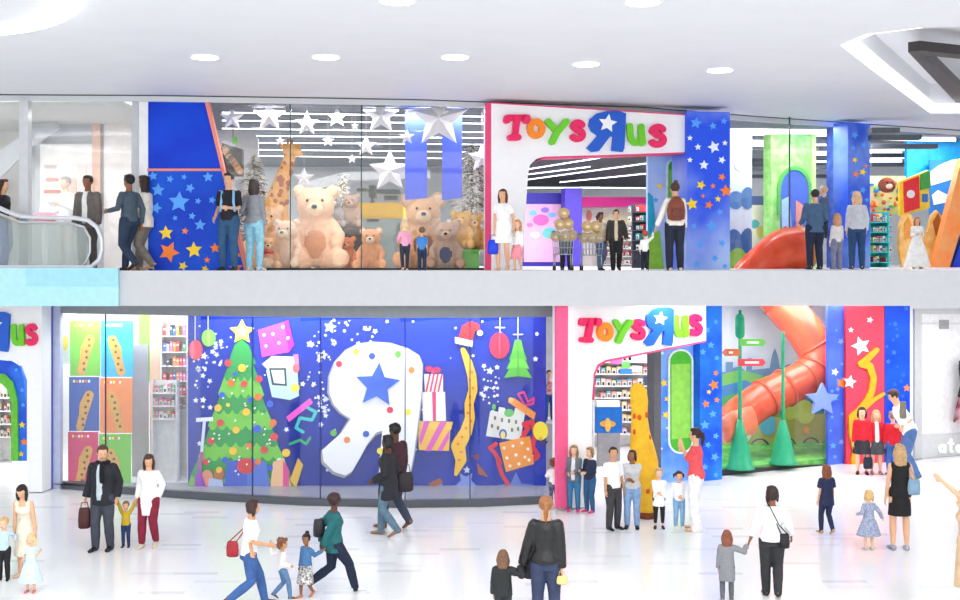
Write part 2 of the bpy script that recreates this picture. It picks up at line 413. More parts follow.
        if st == 'pigtails':
            for sd in (-1, 1): g.tube([hp(sd * .3, -.2, .25), hp(sd * .48, -.25, .1), hp(sd * .5, -.25, -.2)], [.07 * hh, .13 * hh, .06 * hh], hm, 8, ends=True)
        if st == 'bun': g.ell(hp(0, -.3, .52), hr(.2, .2, .19), hm, HR)
        if st == 'curly':
            rnd = random.Random(px)
            for k in range(26):
                a = rnd.uniform(0, 6.28); z = rnd.uniform(-.35, .5); q = .42 * math.sqrt(max(.1, 1 - (z / .62) ** 2))
                if math.sin(a) * q > .16 and z < .25: continue
                g.ell(hp(q * math.cos(a), q * math.sin(a) - .08, z), hr(.14, .14, .14), hm, HR, 8, 6)
        g.build('hair', root, True, voxel=.0075 * B, smooth=2, noise=.008 * B if st in ('afro', 'curly', 'long', 'vlong') else .004 * B, decim=.35)
    if len(hair) > 2:   # a cap, hat or band on the head
        hm2 = M(hair[2], .6); c = MB(); c.ell(hp(0, -.05, .2), hr(.40, .44, .38), hm2, HR)
        c.build('cap', root, True); c = MB(); c.loft([(hp(0, .28, .2), HR @ Vector((.26, 0, 0)) * hh, HR @ Vector((0, 0, .04)) * hh), (hp(0, .62, .14), HR @ Vector((.2, 0, 0)) * hh, HR @ Vector((0, 0, .02)) * hh)], hm2, 12)
        c.build('visor', root.children[-1], True)
    # bottoms
    vx = .0075 * B + .001
    def legs(mb, mat, e, length=1., flare=0.):
        tor(-.055, .085, e * .7, mb, mat)
        for i in (0, 1):
            a_end = anks[i] + (anks[i] - knees[i]).normalized() * (.012 * B)
            pts = [hips[i], hips[i].lerp(knees[i], .35), knees[i]]; rs = [.058 * B * wide + e, .052 * B * wide + e, .036 * B + e]
            if length > .5:
                k = (length - .5) * 2; pts += [knees[i].lerp(a_end, .4 * k), knees[i].lerp(a_end, k)]; rs += [.035 * B + e + flare * .4, .025 * B + e + flare]
            else:
                pts = [hips[i], hips[i].lerp(knees[i], length * 2)]; rs = [.058 * B * wide + e, .052 * B * wide + e + .006]
            mb.tube(pts, rs, mat, 12, ends=(length > .5))
    def skirt(mb, mat, h0, zhem, fl):
        zt = (hip + u * h0 * B).z; cy = hip.y; ky = (knees[0].y + knees[1].y) / 2; spr = abs(knees[0].y - knees[1].y) / 2
        rg = []
        for t in (0, .15, .3, .5, .75, 1):
            z = zt + (zhem * B - zt) * t; c = Vector((0, hip.y + u.y * h0 * B * (1 - t) + (ky - cy) * t * .6, z))
            ww = (.074 + (.022 * min(1, t / .3)) + fl * t) * B * wide; dd = (.056 + .018 * min(1, t / .3) + fl * t * .8) * B * wide + spr * t * .8
            rg.append((c, Vector((ww, 0, 0)), Vector((0, dd, 0))))
        mb.loft(rg, mat, 20)
    bt = bottom or dict(kind='trousers', color=(40, 50, 80))
    bk = bt['kind']; bmh = M(bt['color'], .8, bt.get('var', .08), bt.get('scale', 14.), rgb2=bt.get('rgb2'))
    if bk in ('trousers', 'jeans', 'leggings', 'shorts'):
        m_ = MB(); legs(m_, bmh, {'trousers': .012, 'jeans': .009, 'leggings': .005, 'shorts': .014}[bk] * max(.6, B), bt.get('len', 1. if bk != 'shorts' else .38), bt.get('flare', 0.) * B)
        m_.build(bk, root, True, voxel=vx, smooth=2, noise=.003 * B, decim=.35, seed=px)
    elif bk == 'skirt':
        m_ = MB(); skirt(m_, bmh, .1, bt.get('hem', .32), bt.get('flare', .04)); m_.build('skirt', root, True, voxel=vx, smooth=2, noise=.008 * B, decim=.35, seed=px)
    if bk == 'skirt' or bk == 'dress':
        if bt.get('tights'):
            m_ = MB(); legs(m_, M(bt['tights'], .8), .004 * B); m_.build('tights', root, True, voxel=vx, smooth=2, decim=.35)
    # top
    tp = top or dict(color=(220, 220, 225))
    tm = M(tp['color'], tp.get('rough', .8), tp.get('var', .06), tp.get('scale', 12.), rgb2=tp.get('rgb2'))
    m_ = MB(); e_ = tp.get('e', .008) * max(.7, B)
    hem = tp.get('hem', -.01)
    tor(hem, tp.get('neck', .305), e_, m_, tm, tp.get('ws', 1.), .009)
    if bk == 'dress': skirt(m_, tm, .09, bt.get('hem', .3), bt.get('flare', .05))
    sl = tp.get('sleeve', 1.)
    for i in (0, 1):
        if sl <= 0:
            m_.ell(shs[i].lerp(hip + u * .27 * B, .3), .03 * B + e_, tm, None, 10, 8); continue
        pts = [shs[i] - u * .006 * B]; rs = [.027 * B * wide + e_]
        if sl <= .5: pts.append(shs[i].lerp(elb[i], sl * 2)); rs.append(.028 * B * wide + e_ * 1.25)
        else:
            k = (sl - .5) * 2; pts += [shs[i].lerp(elb[i], .5), elb[i], elb[i].lerp(wri[i], k)]; rs += [.027 * B * wide + e_, .0235 * B + e_, .017 * B + e_]
        m_.tube(pts, rs, tm, 10); m_.ell(shs[i] - u * .009 * B, .027 * B * wide + e_, tm, None, 10, 8)
        if sl > .5: m_.ell(elb[i], .0235 * B + e_, tm, None, 10, 8)
    if tp.get('collar'): m_.tube([hip + u * .30 * B, hip + u * .335 * B + f * .004 * B], [.045 * B + e_, .04 * B + e_], tm, 12)
    m_.build('dress' if bk == 'dress' else tp.get('name', 'shirt'), root, True, voxel=vx, smooth=2, noise=.004 * B, decim=.35, seed=px + 3)
    if inner:
        q = MB(); im = M(inner, .8)
        rg = []
        for h in (hem - .005 if hem > -.03 else -.03, .03, .1, .16, .21, .25, .285, .31):
            for a, c in zip(T, T[1:]):
                if a[0] <= h <= c[0]:
                    k = (h - a[0]) / (c[0] - a[0]); dp, sh = [a[j] + (c[j] - a[j]) * k for j in (2, 3)]; break
            wq = (.05 - .05 * max(0, h - .05)) * B if h < .29 else .03 * B
            rg.append((hip + u * h * B + f * (sh + dp * .5) * B, r * wq, f * (dp * .5 * B + e_ + (.018 if h < .1 else .013) * B)))
        q.loft(rg, im, 14); q.build('shirt', root, True)
    # shoes
    if shoes:
        sm_ = M(shoes, .5)
        for i in (0, 1):
            sd = (-1, 1)[i]; p = feet[i][1]; fd = Vector((sd * .12, math.cos(p), -math.sin(p))).normalized(); dn = Vector((0, -math.sin(p), -math.cos(p))).normalized(); sx = fd.cross(dn)
            a = anks[i]; q = MB()
            q.loft([(a + fd * t * B + dn * h_ * B, sx * w1 * B, dn * d1 * B) for t, h_, w1, d1 in ((-.036, .02, .012, .014), (-.03, .016, .022, .024), (-.005, .012, .025, .028), (.03, .018, .025, .022), (.07, .026, .029, .015), (.1, .029, .025, .012), (.115, .031, .012, .008))], sm_, 14)
            q.build('shoe', root, True)
    return dict(root=root, D=D, B=B, shs=[root.matrix_basis @ v for v in shs], wri=[root.matrix_basis @ v for v in wri], hip=root.matrix_basis @ hip, u=u, hh=hh, f=f)

def bag(px, py, D, w_, h_, d_, col, label, strap=None, kind='handbag', yaw=0, sr=.008):
    """soft bag body with a handle or shoulder strap; w,h,d in metres"""
    p = pw(px, py, D); t = thing(kind, p, label, 'bag'); mt = M(col, .5, .08)
    if strap and isinstance(strap[0], dict):
        S = min(strap[0]['shs'], key=lambda v: abs(v.x - (strap[1] - CX) * v.y / F)); strap = [S + Vector((0, -.07, -.06)), S + Vector((0, -.05, .03)), S + Vector((0, .04, .05)), S + Vector((0, .08, -.05))]
    b = MB(); R_ = Matrix.Rotation(math.radians(yaw), 3, 'Z'); X = R_ @ Vector((1, 0, 0)); Y = R_ @ Vector((0, 1, 0))
    b.loft([(p + Vector((0, 0, h_ * (k - .5))), X * w_ / 2 * a, Y * d_ / 2 * c) for k, a, c in ((0, .7, .6), (.06, .95, .95), (.4, 1, 1), (.8, .92, .8), (.97, .8, .5), (1, .7, .35))], mt, 16)
    b.build('bag_body', t)
    s_ = MB(); hd = [p + X * w_ * .3 + Vector((0, 0, h_ * .45))]
    if strap is None:
        hd += [p + X * w_ * .22 + Vector((0, 0, h_ * .5 + w_ * .4)), p - X * w_ * .22 + Vector((0, 0, h_ * .5 + w_ * .4))]
    else: hd += [Vector(q) for q in strap]
    hd += [p - X * w_ * .3 + Vector((0, 0, h_ * .45))]
    s_.tube(hd, sr, mt, 6); s_.build('strap', t)
    return t
# ================================================================ the large structure
WHITE = M((244, 244, 247), .55, .01)
def struct(name, mb, **k): return mb.build(name, kind='structure', **k)

# floor: pale polished tiles with a few grey ones
fm = bpy.data.materials.new('polished_tile_floor'); fm.use_nodes = True; nt = fm.node_tree; pb = nt.nodes['Principled BSDF']
tc = nt.nodes.new('ShaderNodeTexCoord'); br = nt.nodes.new('ShaderNodeTexBrick')
br.inputs['Color1'].default_value = (.93, .93, .93, 1); br.inputs['Color2'].default_value = (.93, .93, .93, 1); br.inputs['Mortar'].default_value = (.84, .84, .86, 1)
br.inputs['Scale'].default_value = 1.0; br.inputs['Mortar Size'].default_value = .004; br.inputs['Brick Width'].default_value = .62; br.inputs['Row Height'].default_value = .14
br.offset_frequency = 2; br.offset = .37
b2 = nt.nodes.new('ShaderNodeTexBrick'); b2.inputs['Color1'].default_value = (1, 1, 1, 1); b2.inputs['Color2'].default_value = (0, 0, 0, 1); b2.inputs['Mortar'].default_value = (1, 1, 1, 1)
for k_ in ('Scale', 'Brick Width', 'Row Height'): b2.inputs[k_].default_value = br.inputs[k_].default_value
b2.inputs['Mortar Size'].default_value = .002; b2.offset = .37; b2.inputs['Bias'].default_value = 0
rp = nt.nodes.new('ShaderNodeValToRGB'); rp.color_ramp.interpolation = 'CONSTANT'
rp.color_ramp.elements[0].color = (.84, .845, .87, 1); rp.color_ramp.elements[0].position = 0
rp.color_ramp.elements[1].color = (1, 1, 1, 1); rp.color_ramp.elements[1].position = .07
e3 = rp.color_ramp.elements.new(.035); e3.color = (.93, .92, .94, 1)
mixn = nt.nodes.new('ShaderNodeMix'); mixn.data_type = 'RGBA'; mixn.blend_type = 'MULTIPLY'; mixn.inputs['Factor'].default_value = 1
nt.links.new(tc.outputs['Object'], br.inputs['Vector']); nt.links.new(tc.outputs['Object'], b2.inputs['Vector'])
nt.links.new(b2.outputs['Color'], rp.inputs['Fac']); nt.links.new(br.outputs['Color'], mixn.inputs[6]); nt.links.new(rp.outputs['Color'], mixn.inputs[7])
nt.links.new(mixn.outputs[2], pb.inputs['Base Color']); pb.inputs['Roughness'].default_value = .16; pb.inputs['Specular IOR Level'].default_value = .5
b = MB(); b.box(-30, 30, 1, 45, -.3, 0, fm); struct('floor', b)
b = MB(); b.box(-24, 24, 21.02, 45, 3.642, UP, M((235, 235, 238), .4, .01)); struct('floor_upper', b)
# slab fascia, with the pale cyan glass cladding on its left end
b = MB(); b.box(-24, 24, 20.94, 21.02, 3.63, 4.245, M((200, 201, 206), .5, .01)); struct('trim_1', b)
W0 = Wall(0, 20.94, 960, 20.94)
b = MB(); b.box(-12, (119 - CX) * 20.9 / F, 20.86, 20.935, 3.63, 4.29, M((176, 226, 238), .12, .02)); struct('trim_2', b)
b = MB()
b.box(-12, (-10 - CX) * 20.9 / F, 20.84, 20.862, 3.80, 4.30, M((196, 238, 244), .12, .02)); b.box((27 - CX) * 20.9 / F, (119 - CX) * 20.9 / F, 20.84, 20.858, 3.98, 4.29, M((160, 218, 232), .12, .02)); struct('trim_3', b)

# concourse ceiling following the curved shopfront
curve = [(-300, 21.3), (0, 21.5), (150, 21.6), (300, 21.9), (420, 22.2), (500, 22.6), (640, 23.3), (760, 24.9), (860, 26.2), (960, 27.6), (1200, 31)]
def cx_(px, D): return (px - CX) * D / F
cm = M((226, 226, 232), .6, .008, 1.5)
b = MB(); pts = [Vector((cx_(p, d + .5), d + .5, 7.4)) for p, d in curve]
pts = [Vector((-26, 3.5, 7.4)), Vector((-26, 21.8, 7.4))] + pts[1:] + [Vector((26, 31, 7.4)), Vector((26, 3.5, 7.4))]
b.prism(pts, Vector((0, 0, .9)), cm)
ceil = struct('ceiling', b)
cut = MB(); hole = [(4.95, 16.5), (5.05, 15.6), (5.6, 15.2), (16, 15.0), (16, 30), (11.7, 28.5), (9.3, 24.7), (6.1, 18.7)]
hole = [(4.95, 16.5), (5.05, 15.7), (5.6, 15.25), (8, 15.0), (16, 14.7), (16, 24.6), (9.15, 24.4), (6.1, 18.7)]
cut.prism([Vector((x, y, 7.2)) for x, y in hole], Vector((0, 0, .8)), cm)
co = cut.build('cutter'); md = ceil.modifiers.new('b', 'BOOLEAN'); md.object = co; md.solver = 'EXACT'
dg = bpy.context.evaluated_depsgraph_get(); dg.update(); nm = bpy.data.meshes.new_from_object(ceil.evaluated_get(dg)); ceil.modifiers.clear(); ceil.data = nm; bpy.data.objects.remove(co)
# glowing cove around the opening and the dark triangular frame inside it
b = MB(); cpts = [Vector((x, y, 7.5)) for x, y in hole]
cen = Vector((10, 19.5, 7.5))
b.tube([p.lerp(cen, .03) for p in cpts], .07, emis((255, 255, 255), 1.5), 8, closed=True); struct('trim_4', b)
def cp(px, py, z): D = (z - CZ) * F / (HY - py); return Vector((cx_(px, D), D, z))
b = MB(); bk = M((48, 44, 44), .5, .02)
b.prism([cp(908, 52, 7.62), cp(920, 50.5, 7.62), cp(1030, 62, 7.62), cp(1030, 66, 7.62), cp(926, 55.5, 7.62), cp(962, 90, 7.62), cp(1010, 138, 7.62), cp(1000, 142, 7.62), cp(962, 109, 7.62)], Vector((0, 0, .15)), bk); struct('trim_5', b)
# dark shadow-gap trim along the shopfront, and the light bulkhead behind it
b = MB()
for (p0, d0), (p1, d1) in zip(curve, curve[1:]):
    a0, a1 = Vector((cx_(p0, d0), d0, 7.385)), Vector((cx_(p1, d1), d1, 7.385))
    b.prism([a0, a1, a1 + Vector((0, .05, 0)), a0 + Vector((0, .05, 0))], Vector((0, 0, .03)), M((40, 42, 48), .5, 0))
struct('trim_6', b)
# arc of light in the ceiling at top left
b = MB(); cc = Vector((-7.2, 13, 7.36))
b.tube([cc + Vector((2.54 * math.cos(t * math.pi / 24), 2.54 * math.sin(t * math.pi / 24), 0)) for t in range(48)], .14, emis((255, 255, 255), 3), 8, up=(0, 0, 1), flat=.25, closed=True)
b.build('ring_light', label='white ring-shaped light set in the ceiling at the upper left', cat='light')
dl = []
for i, (px, py, nm) in enumerate([(205, 58, 'leftmost of the downlights, above the plain blue panel'), (326, 58, 'second downlight from the left, above the plush bear window'), (455, 58, 'middle downlight, above the white stars in the window'), (586, 65, 'fourth downlight, above the upper pink T of the shop sign'), (720, 71, 'rightmost downlight, above the starry blue column'), (643, 3, 'downlight at the top edge, nearer the viewer, right of centre'), (397, 2, 'downlight at the top edge, nearer the viewer, left of centre')]):
    p = cp(px, py, 7.385); t = thing('ceiling_downlight', p, 'round white ceiling downlight, ' + nm, 'light', 'round downlights in the concourse ceiling')
    b = MB(); b.tube([p + Vector((.2 * math.cos(k * math.pi / 12), .2 * math.sin(k * math.pi / 12), .005)) for k in range(24)], .008, M((250, 250, 250), .4, 0), 6, closed=True); b.build('trim_ring', t)
    b = MB(); b.prism([p + Vector((.19 * math.cos(k * math.pi / 12), .19 * math.sin(k * math.pi / 12), 0)) for k in range(24)], Vector((0, 0, .01)), emis((255, 255, 255), 6)); b.build('diffuser', t)

# ---- upper shop shell
dark_ceil = M((70, 75, 84), .7, .05)
b = MB(); b.prism([Vector((cx_(146, 22), 21.95, 7.33))] + [Vector((cx_(p, d + .2), d + .2, 7.33)) for p, d in curve[3:]] + [Vector((18, 38, 7.33)), Vector((cx_(146, 27), 38, 7.33))], Vector((0, 0, .05)), M((104, 112, 124), .7, .05)); struct('ceiling_upper_shop', b)
b = MB(); b.box(-14, 18, 38, 38.2, UP, 7.4, M((226, 228, 233), .6, .02)); struct('wall_back_upper', b)
# luminous strips in the upper shop ceiling
rnd = random.Random(4)
lm = emis((250, 252, 255), 2.2); lights_n = 0
sp = [y for y in (112, 120, 128, 135, 142, 149, 155)]
t = thing('ceiling_strip_lights', (0, 28, 7.3), 'rows of long white luminous strips under the dark upper shop ceiling', 'light')
for i, py in enumerate(sp):
    D = 2.78 * F / (HY - py); D2 = D + rnd.uniform(.5, 1.3)
    b = MB(); a, c = Vector((cx_(222, D), D, 7.27)), Vector((cx_(486, D2), D2, 7.27))
    if a.y > 23: b.tube([a, c], .014, lm, 6); b.build('light_strip', t)
t = thing('ceiling_strip_lights', (8, 28, 7.3), 'broad white luminous strips above the slide and shoppers at upper right', 'light')
for i, (x0, x1, py, r_) in enumerate([(731, 845, 131, .09), (731, 800, 142, .1), (785, 960, 146, .1), (735, 905, 152, .07), (870, 960, 138, .05), (870, 960, 156, .06), (735, 905, 160, .05)]):
    D = 2.78 * F / (HY - py); b = MB(); b.tube([Vector((cx_(x0, D), D, 7.27)), Vector((cx_(x1, D), D + .3, 7.27))], r_, lm, 6); b.build('light_strip', t)
t = thing('ceiling_baffles', (8, 30, 7.1), 'dark grey hanging ceiling baffles at upper right', 'baffles')
for i, (x0, x1, py) in enumerate([(752, 775, 152), (752, 775, 160), (752, 775, 168), (752, 775, 176), (816, 838, 148), (816, 838, 158), (816, 838, 167), (816, 838, 176), (872, 900, 130), (872, 922, 137), (872, 938, 146), (872, 925, 155), (872, 910, 164)]):
    D = 2.5 * F / (HY - py); b = MB(); b.box(cx_(x0, D), cx_(x1, D), D, D + .25, 6.95, 7.05, M((82, 88, 98), .6)); b.build('baffle', t)

WA = Wall(0, 21.8, 490, 22.7, UP)      # upper left shopfront line
WP = Wall(485, 22.6, 700, 23.75, UP)   # upper portal
WR = Wall(700, 23.75, 960, 27.9, UP)   # upper right
clear = glass('clear_shop_glass')
# left glazed neighbour: pale gallery
greyw = M((214, 214, 212), .6, .03, 2.)
b = MB(); b.box(-14, cx_(146, 27), 27, 27.1, UP, 7.35, M((219, 216, 212), .6, .04, 1.2, rgb2=(205, 200, 198))); struct('wall_left_upper', b)
b = MB(); b.box(-14, cx_(147, 24), 22.4, 27, 7.3, 7.38, M((205, 204, 200), .7, .02)); struct('ceiling_left_upper', b)
b = MB(); WA.rect(b, 19, 98, 28, 272, M((208, 209, 214), .35, .02), 0, .25); struct('trim_7', b)
b = MB(); WA.rect(b, 132, 98, 139, 272, M((196, 198, 204), .3, .02), 0, .2); struct('trim_8', b)
b = MB(); WA.rect(b, 139, 98, 148, 272, M((236, 236, 240), .4, .02), 0, .3); struct('trim_9', b)
b = MB(); WA.rect(b, -60, 99, 19, 272, glass('frosted_gallery_glass', (.97, .98, .98), .08)); struct('window_1', b)
b = MB(); WA.rect(b, 28, 99, 132, 272, glass('frosted_gallery_glass')); struct('window_2', b)
b = MB(); WA.rect(b, 222, 99, 290, 271, clear); WA.rect(b, 291, 100, 361, 271, clear); WA.rect(b, 362, 101, 486, 271, clear)
struct('window_3', b)
for n_, x in ((10, 290.3), (11, 361.3)):
    b = MB(); WA.rect(b, x - .5, 99, x + .6, 271, M((40, 80, 84), .3, 0), .005, .02); struct('trim_%d' % n_, b)
b = MB(); WA.rect(b, 255, 268, 494, 272.5, M((14, 14, 16), .4, 0), .02, .1); struct('baseboard_upper', b)
b = MB()
for (p0, d0), (p1, d1) in zip(curve, curve[1:]):
    a0, a1 = Vector((cx_(p0, d0 + .12), d0 + .12, 7.3)), Vector((cx_(p1, d1 + .12), d1 + .12, 7.3))
    b.prism([a0, a1, a1 + Vector((0, .08, 0)), a0 + Vector((0, .08, 0))], Vector((0, 0, .11)), M((214, 216, 222), .6, 0))
struct('trim_12', b)
b = MB(); WR.rect(b, 731, 112, 845, 271, clear); struct('window_4', b)
b = MB(); WR.rect(b, 789.4, 116, 790.4, 271, M((60, 70, 78), .3, 0), .01, .02); struct('trim_13', b)

# ---- lower shop shell
# kick base of the curved mural window: pixel row of its foot gives its distance
kick = [(44, 487), (120, 494), (200, 500), (300, 505.5), (400, 508), (480, 507), (545, 504), (569, 503)]
KD = [(p, floorD(y)) for p, y in kick]
b = MB(); bz = M((86, 90, 98), .4, .02)
for (p0, d0), (p1, d1) in zip(KD, KD[1:]):
    a0, a1 = Vector((cx_(p0, d0), d0, 0)), Vector((cx_(p1, d1), d1, 0))
    b.prism([a0, a1, a1 + Vector((0, .12, 0)), a0 + Vector((0, .12, 0))], Vector((0, 0, .13)), bz)
struct('baseboard_1', b)
b = MB()
for (p0, d0), (p1, d1) in zip(KD, KD[1:]):
    a0, a1 = Vector((cx_(p0, d0 + .1), d0 + .1, 0.1)), Vector((cx_(p1, d1 + .1), d1 + .1, .1))
    q0, q1 = Vector((cx_(p0, 23.2), 23.2, .1)), Vector((cx_(p1, 23.2), 23.2, .1))
    b.prism([a0, a1, q1, q0], Vector((0, 0, .02)), M((150, 152, 160), .25, .02))
struct('floor_window_plinth', b)
b = MB()
for (p0, d0), (p1, d1) in zip(KD, KD[1:]):
    a0, a1 = Vector((cx_(p0, d0 - .02), d0 - .02, 3.395)), Vector((cx_(p1, d1 - .02), d1 - .02, 3.395))
    b.prism([a0, a1, a1 + Vector((0, .12, 0)), a0 + Vector((0, .12, 0))], Vector((0, 0, .245)), M((138, 143, 150), .4, .03))
struct('trim_14', b)
for n_, (i0, i1) in enumerate([(0, 1), (1, 2), (2, 3), (3, 4), (4, 5), (5, 6)]):
    (p0, d0), (p1, d1) = KD[i0], KD[i1]
    a0, a1 = Vector((cx_(p0, d0) , d0 + .05, .12)), Vector((cx_(p1, d1), d1 + .05, .12))
    b = MB(); g_ = glass('mural_window_glass', (.98, .99, 1), .012) if n_ > 1 else glass('reflection_haze_glass', (.97, .98, 1), .05)  # leftmost panes: pale haze mixed in to stand for reflections
    b.prism([a0, a1, a1 + Vector((0, 0, 3.28)), a0 + Vector((0, 0, 3.2))], Vector((0, .012, 0)), g_); struct('window_%d' % (n_ + 5), b)
def kd(px):
    for (p0, d0), (p1, d1) in zip(KD, KD[1:]):
        if p0 <= px <= p1: return d0 + (d1 - d0) * (px - p0) / (p1 - p0)
    return 22.
for n_, x in enumerate((105, 252, 320, 405, 470)):
    d = kd(x); b = MB(); b.box(cx_(x - .5, d), cx_(x + .5, d), d + .02, d + .05, .12, 3.39, M((38, 44, 90), .4, 0)); struct('trim_%d' % (15 + n_), b)
# interior backs of the lower floor
b = MB(); b.box(cx_(44, 25), cx_(190, 25), 27, 27.1, 0, 3.64, M((206, 206, 210), .6, .03)); struct('wall_left', b)
b = MB(); b.box(cx_(540, 28), cx_(720, 29), 29.6, 29.7, 0, 3.64, M((196, 194, 190), .6, .05, 3.)); struct('wall_back', b)
b = MB(); b.box(-14, cx_(30, 27), 26.8, 26.9, 0, 3.64, M((222, 220, 218), .6, .04)); struct('wall_far_left', b)
# ================================================================ lettered portals and columns
WL = Wall(566, 21.75, 708, 23.75)      # lower portal and pillar
LB = Wall(660, 23.95, 845, 26.15)      # lower right run: blue panel, slide window
NE = Wall(845, 26.1, 910, 26.5)
WE = Wall(908, 26.45, 1000, 27.6)
starblue = M((10, 80, 215), .45, 0, 1.5, rgb2=(36, 130, 240), spec=.25)
deepblue = M((6, 56, 205), .45, 0, 1.2, rgb2=(16, 88, 228), spec=.25)
LSTAR, WSTAR, YSTAR, OSTAR = M((85, 165, 250), .5, 0), M((240, 246, 255), .5, 0), M((255, 215, 25), .5, 0), M((255, 130, 35), .5, 0)

def starry(W, name, label, cat, outline, base, stars, th=.12, off=0., partname='star_pattern', extra=None, z=None):
    t = thing(name, W.pt(sum(p[0] for p in outline) / len(outline), max(p[1] for p in outline), off), label, cat)
    b = MB(); W.poly(b, outline, base, off, th); b.build('panel', t)
    b = MB()
    for (x, y, r_, m_) in stars: W.poly(b, star(x, y, r_, rot=(x * 13 % 7) * .12 - .3), m_, off + th, .006)
    if stars: b.build(partname, t)
    return t
def field(x0, x1, y0, y1, n, seed, mats, r=(1.5, 4.5)):
    R_ = random.Random(seed); out = []
    k = 0
    while len(out) < n and k < 4000:
        k += 1
        q = R_.uniform(*r) * (1.6 if R_.random() < .18 else 1); x, y = R_.uniform(x0 + q, x1 - q), R_.uniform(y0 + q, y1 - q)
        if all((x - a[0]) ** 2 + (y - a[1]) ** 2 > (q + a[2]) ** 2 * 1.1 for a in out): out.append((x, y, q, R_.choice(mats)))
    return out

# upper blue wall on the left with stars
st_ = [(179, 202, 11, LSTAR), (158, 190, 7, LSTAR), (156, 208, 6, LSTAR), (190, 188, 5, LSTAR), (200, 225, 6, LSTAR), (208, 177, 5.5, LSTAR), (170, 179, 4, LSTAR), (153, 176, 5, LSTAR), (175, 218, 3, LSTAR), (198, 201, 3.5, LSTAR), (212, 200, 4, LSTAR), (184, 177, 3, LSTAR), (192, 216, 4, LSTAR),
       (166, 233, 7.5, YSTAR), (185, 231, 3.8, OSTAR), (169, 252, 11, OSTAR), (194, 250, 8.5, YSTAR), (151, 265, 6, YSTAR), (183, 266, 5, YSTAR), (215, 248, 5.5, OSTAR), (207, 260, 3.5, OSTAR), (205, 269, 4, YSTAR), (236, 268, 7, OSTAR), (238, 255, 3.5, OSTAR)]
t = starry(WA, 'feature_panel', 'starry blue shopfront panel with slanted right edge beside the plush bear window', 'panel', [(147, 171), (222, 171), (229, 205), (245, 273), (147, 273)], M((6, 62, 196), .45, 0, 1.2, rgb2=(16, 88, 218), spec=.2), st_, .3)
b = MB(); WA.poly(b, [(147, 99), (207, 99), (222, 168.5), (147, 168.5)], M((10, 74, 220), .45, 0, 1., rgb2=(6, 54, 200), spec=.2), 0, .28); b.build('upper_panel', t)
b = MB(); e_ = M((240, 140, 120), .5, 0)
WA.poly(b, [(147, 168.5), (223, 168.5), (223, 171), (147, 171)], e_, 0, .31); WA.poly(b, [(204, 99), (208, 99), (229, 190), (248, 273), (244, 273), (226, 190), (221, 169)], e_, 0, .31); b.build('edge_trim', t, label='coral edge trim')
# peeking eyes are part of a mascot and stay out; the plain blue field remains
# upper portal
root = thing('shop_portal', WP.pt(590, 272), 'white shopfront portal with the colourful shop name on the upper floor', 'shopfront')
pw_ = M((247, 246, 250), .45, .008); pe = M((236, 70, 120), .5, .02)
b = MB(); WP.poly(b, [(491, 103.5), (687, 115.5), (687, 152), (600, 155), (545, 156.5), (536, 159), (530, 165), (528, 174), (522, 273), (491, 273)], pw_, 0, .5); b.build('portal_frame', root)
b = MB(); WP.poly(b, [(485.5, 103), (491.3, 103), (491.3, 273), (485.5, 273)], pe, .46, .04); WP.poly(b, [(491, 102.2), (687, 114.2), (687, 115.4), (491, 103.4)], pe, .3, .21); WP.poly(b, [(545, 156.5), (600, 155), (687, 152), (687, 153.5), (600, 156.8), (546, 158.3), (537, 161)], pe, .02, .44); b.build('pink_edge', root)
letters(WP, root, [('T', 503, 112, 530, 141, PINK, -3), ('o', 525, 116, 548, 141, ORANGE, 0), ('y', 543, 116, 572, 146, LIME, 0), ('s', 568, 118, 588, 143, PINK, 0), ('R', 587, 111, 627, 152, BLUE, 0), ('u', 626, 122, 648, 147, LIME, 1), ('s', 646, 122, 670, 149, PINK, 0)], .5, .06, 6.4)
# blue starry column, upper
t = starry(WP, 'starry_column', 'blue starry column right of the upper shop sign', 'column', [(687, 111), (730, 112), (730, 273), (687, 273)], M((20, 80, 235), .4, 0, .55, rgb2=(175, 200, 250)),
           [(696, 123, 6, LSTAR), (713, 126, 4, LSTAR), (724, 121, 3.5, LSTAR), (690, 138, 3, WSTAR), (714, 147, 6.5, WSTAR), (698, 147, 3.5, WSTAR), (725, 143, 3, WSTAR), (704, 165, 5, WSTAR), (722, 160, 4, WSTAR), (690, 160, 3, WSTAR),
            (701, 185, 5, YSTAR), (722, 177, 4, OSTAR), (713, 186, 3, OSTAR), (726, 191, 6.5, OSTAR), (718, 199, 3.4, YSTAR), (709, 205, 4.5, OSTAR), (692, 204, 6.5, YSTAR), (703, 196, 2.2, OSTAR), (712, 226, 6.5, LSTAR), (720, 212, 3.5, LSTAR), (700, 245, 4, LSTAR), (722, 243, 4, LSTAR), (694, 226, 3.5, LSTAR), (715, 258, 4, LSTAR), (697, 264, 4, LSTAR), (725, 266, 3, LSTAR), (706, 235, 2.4, LSTAR)], .7, -.1)
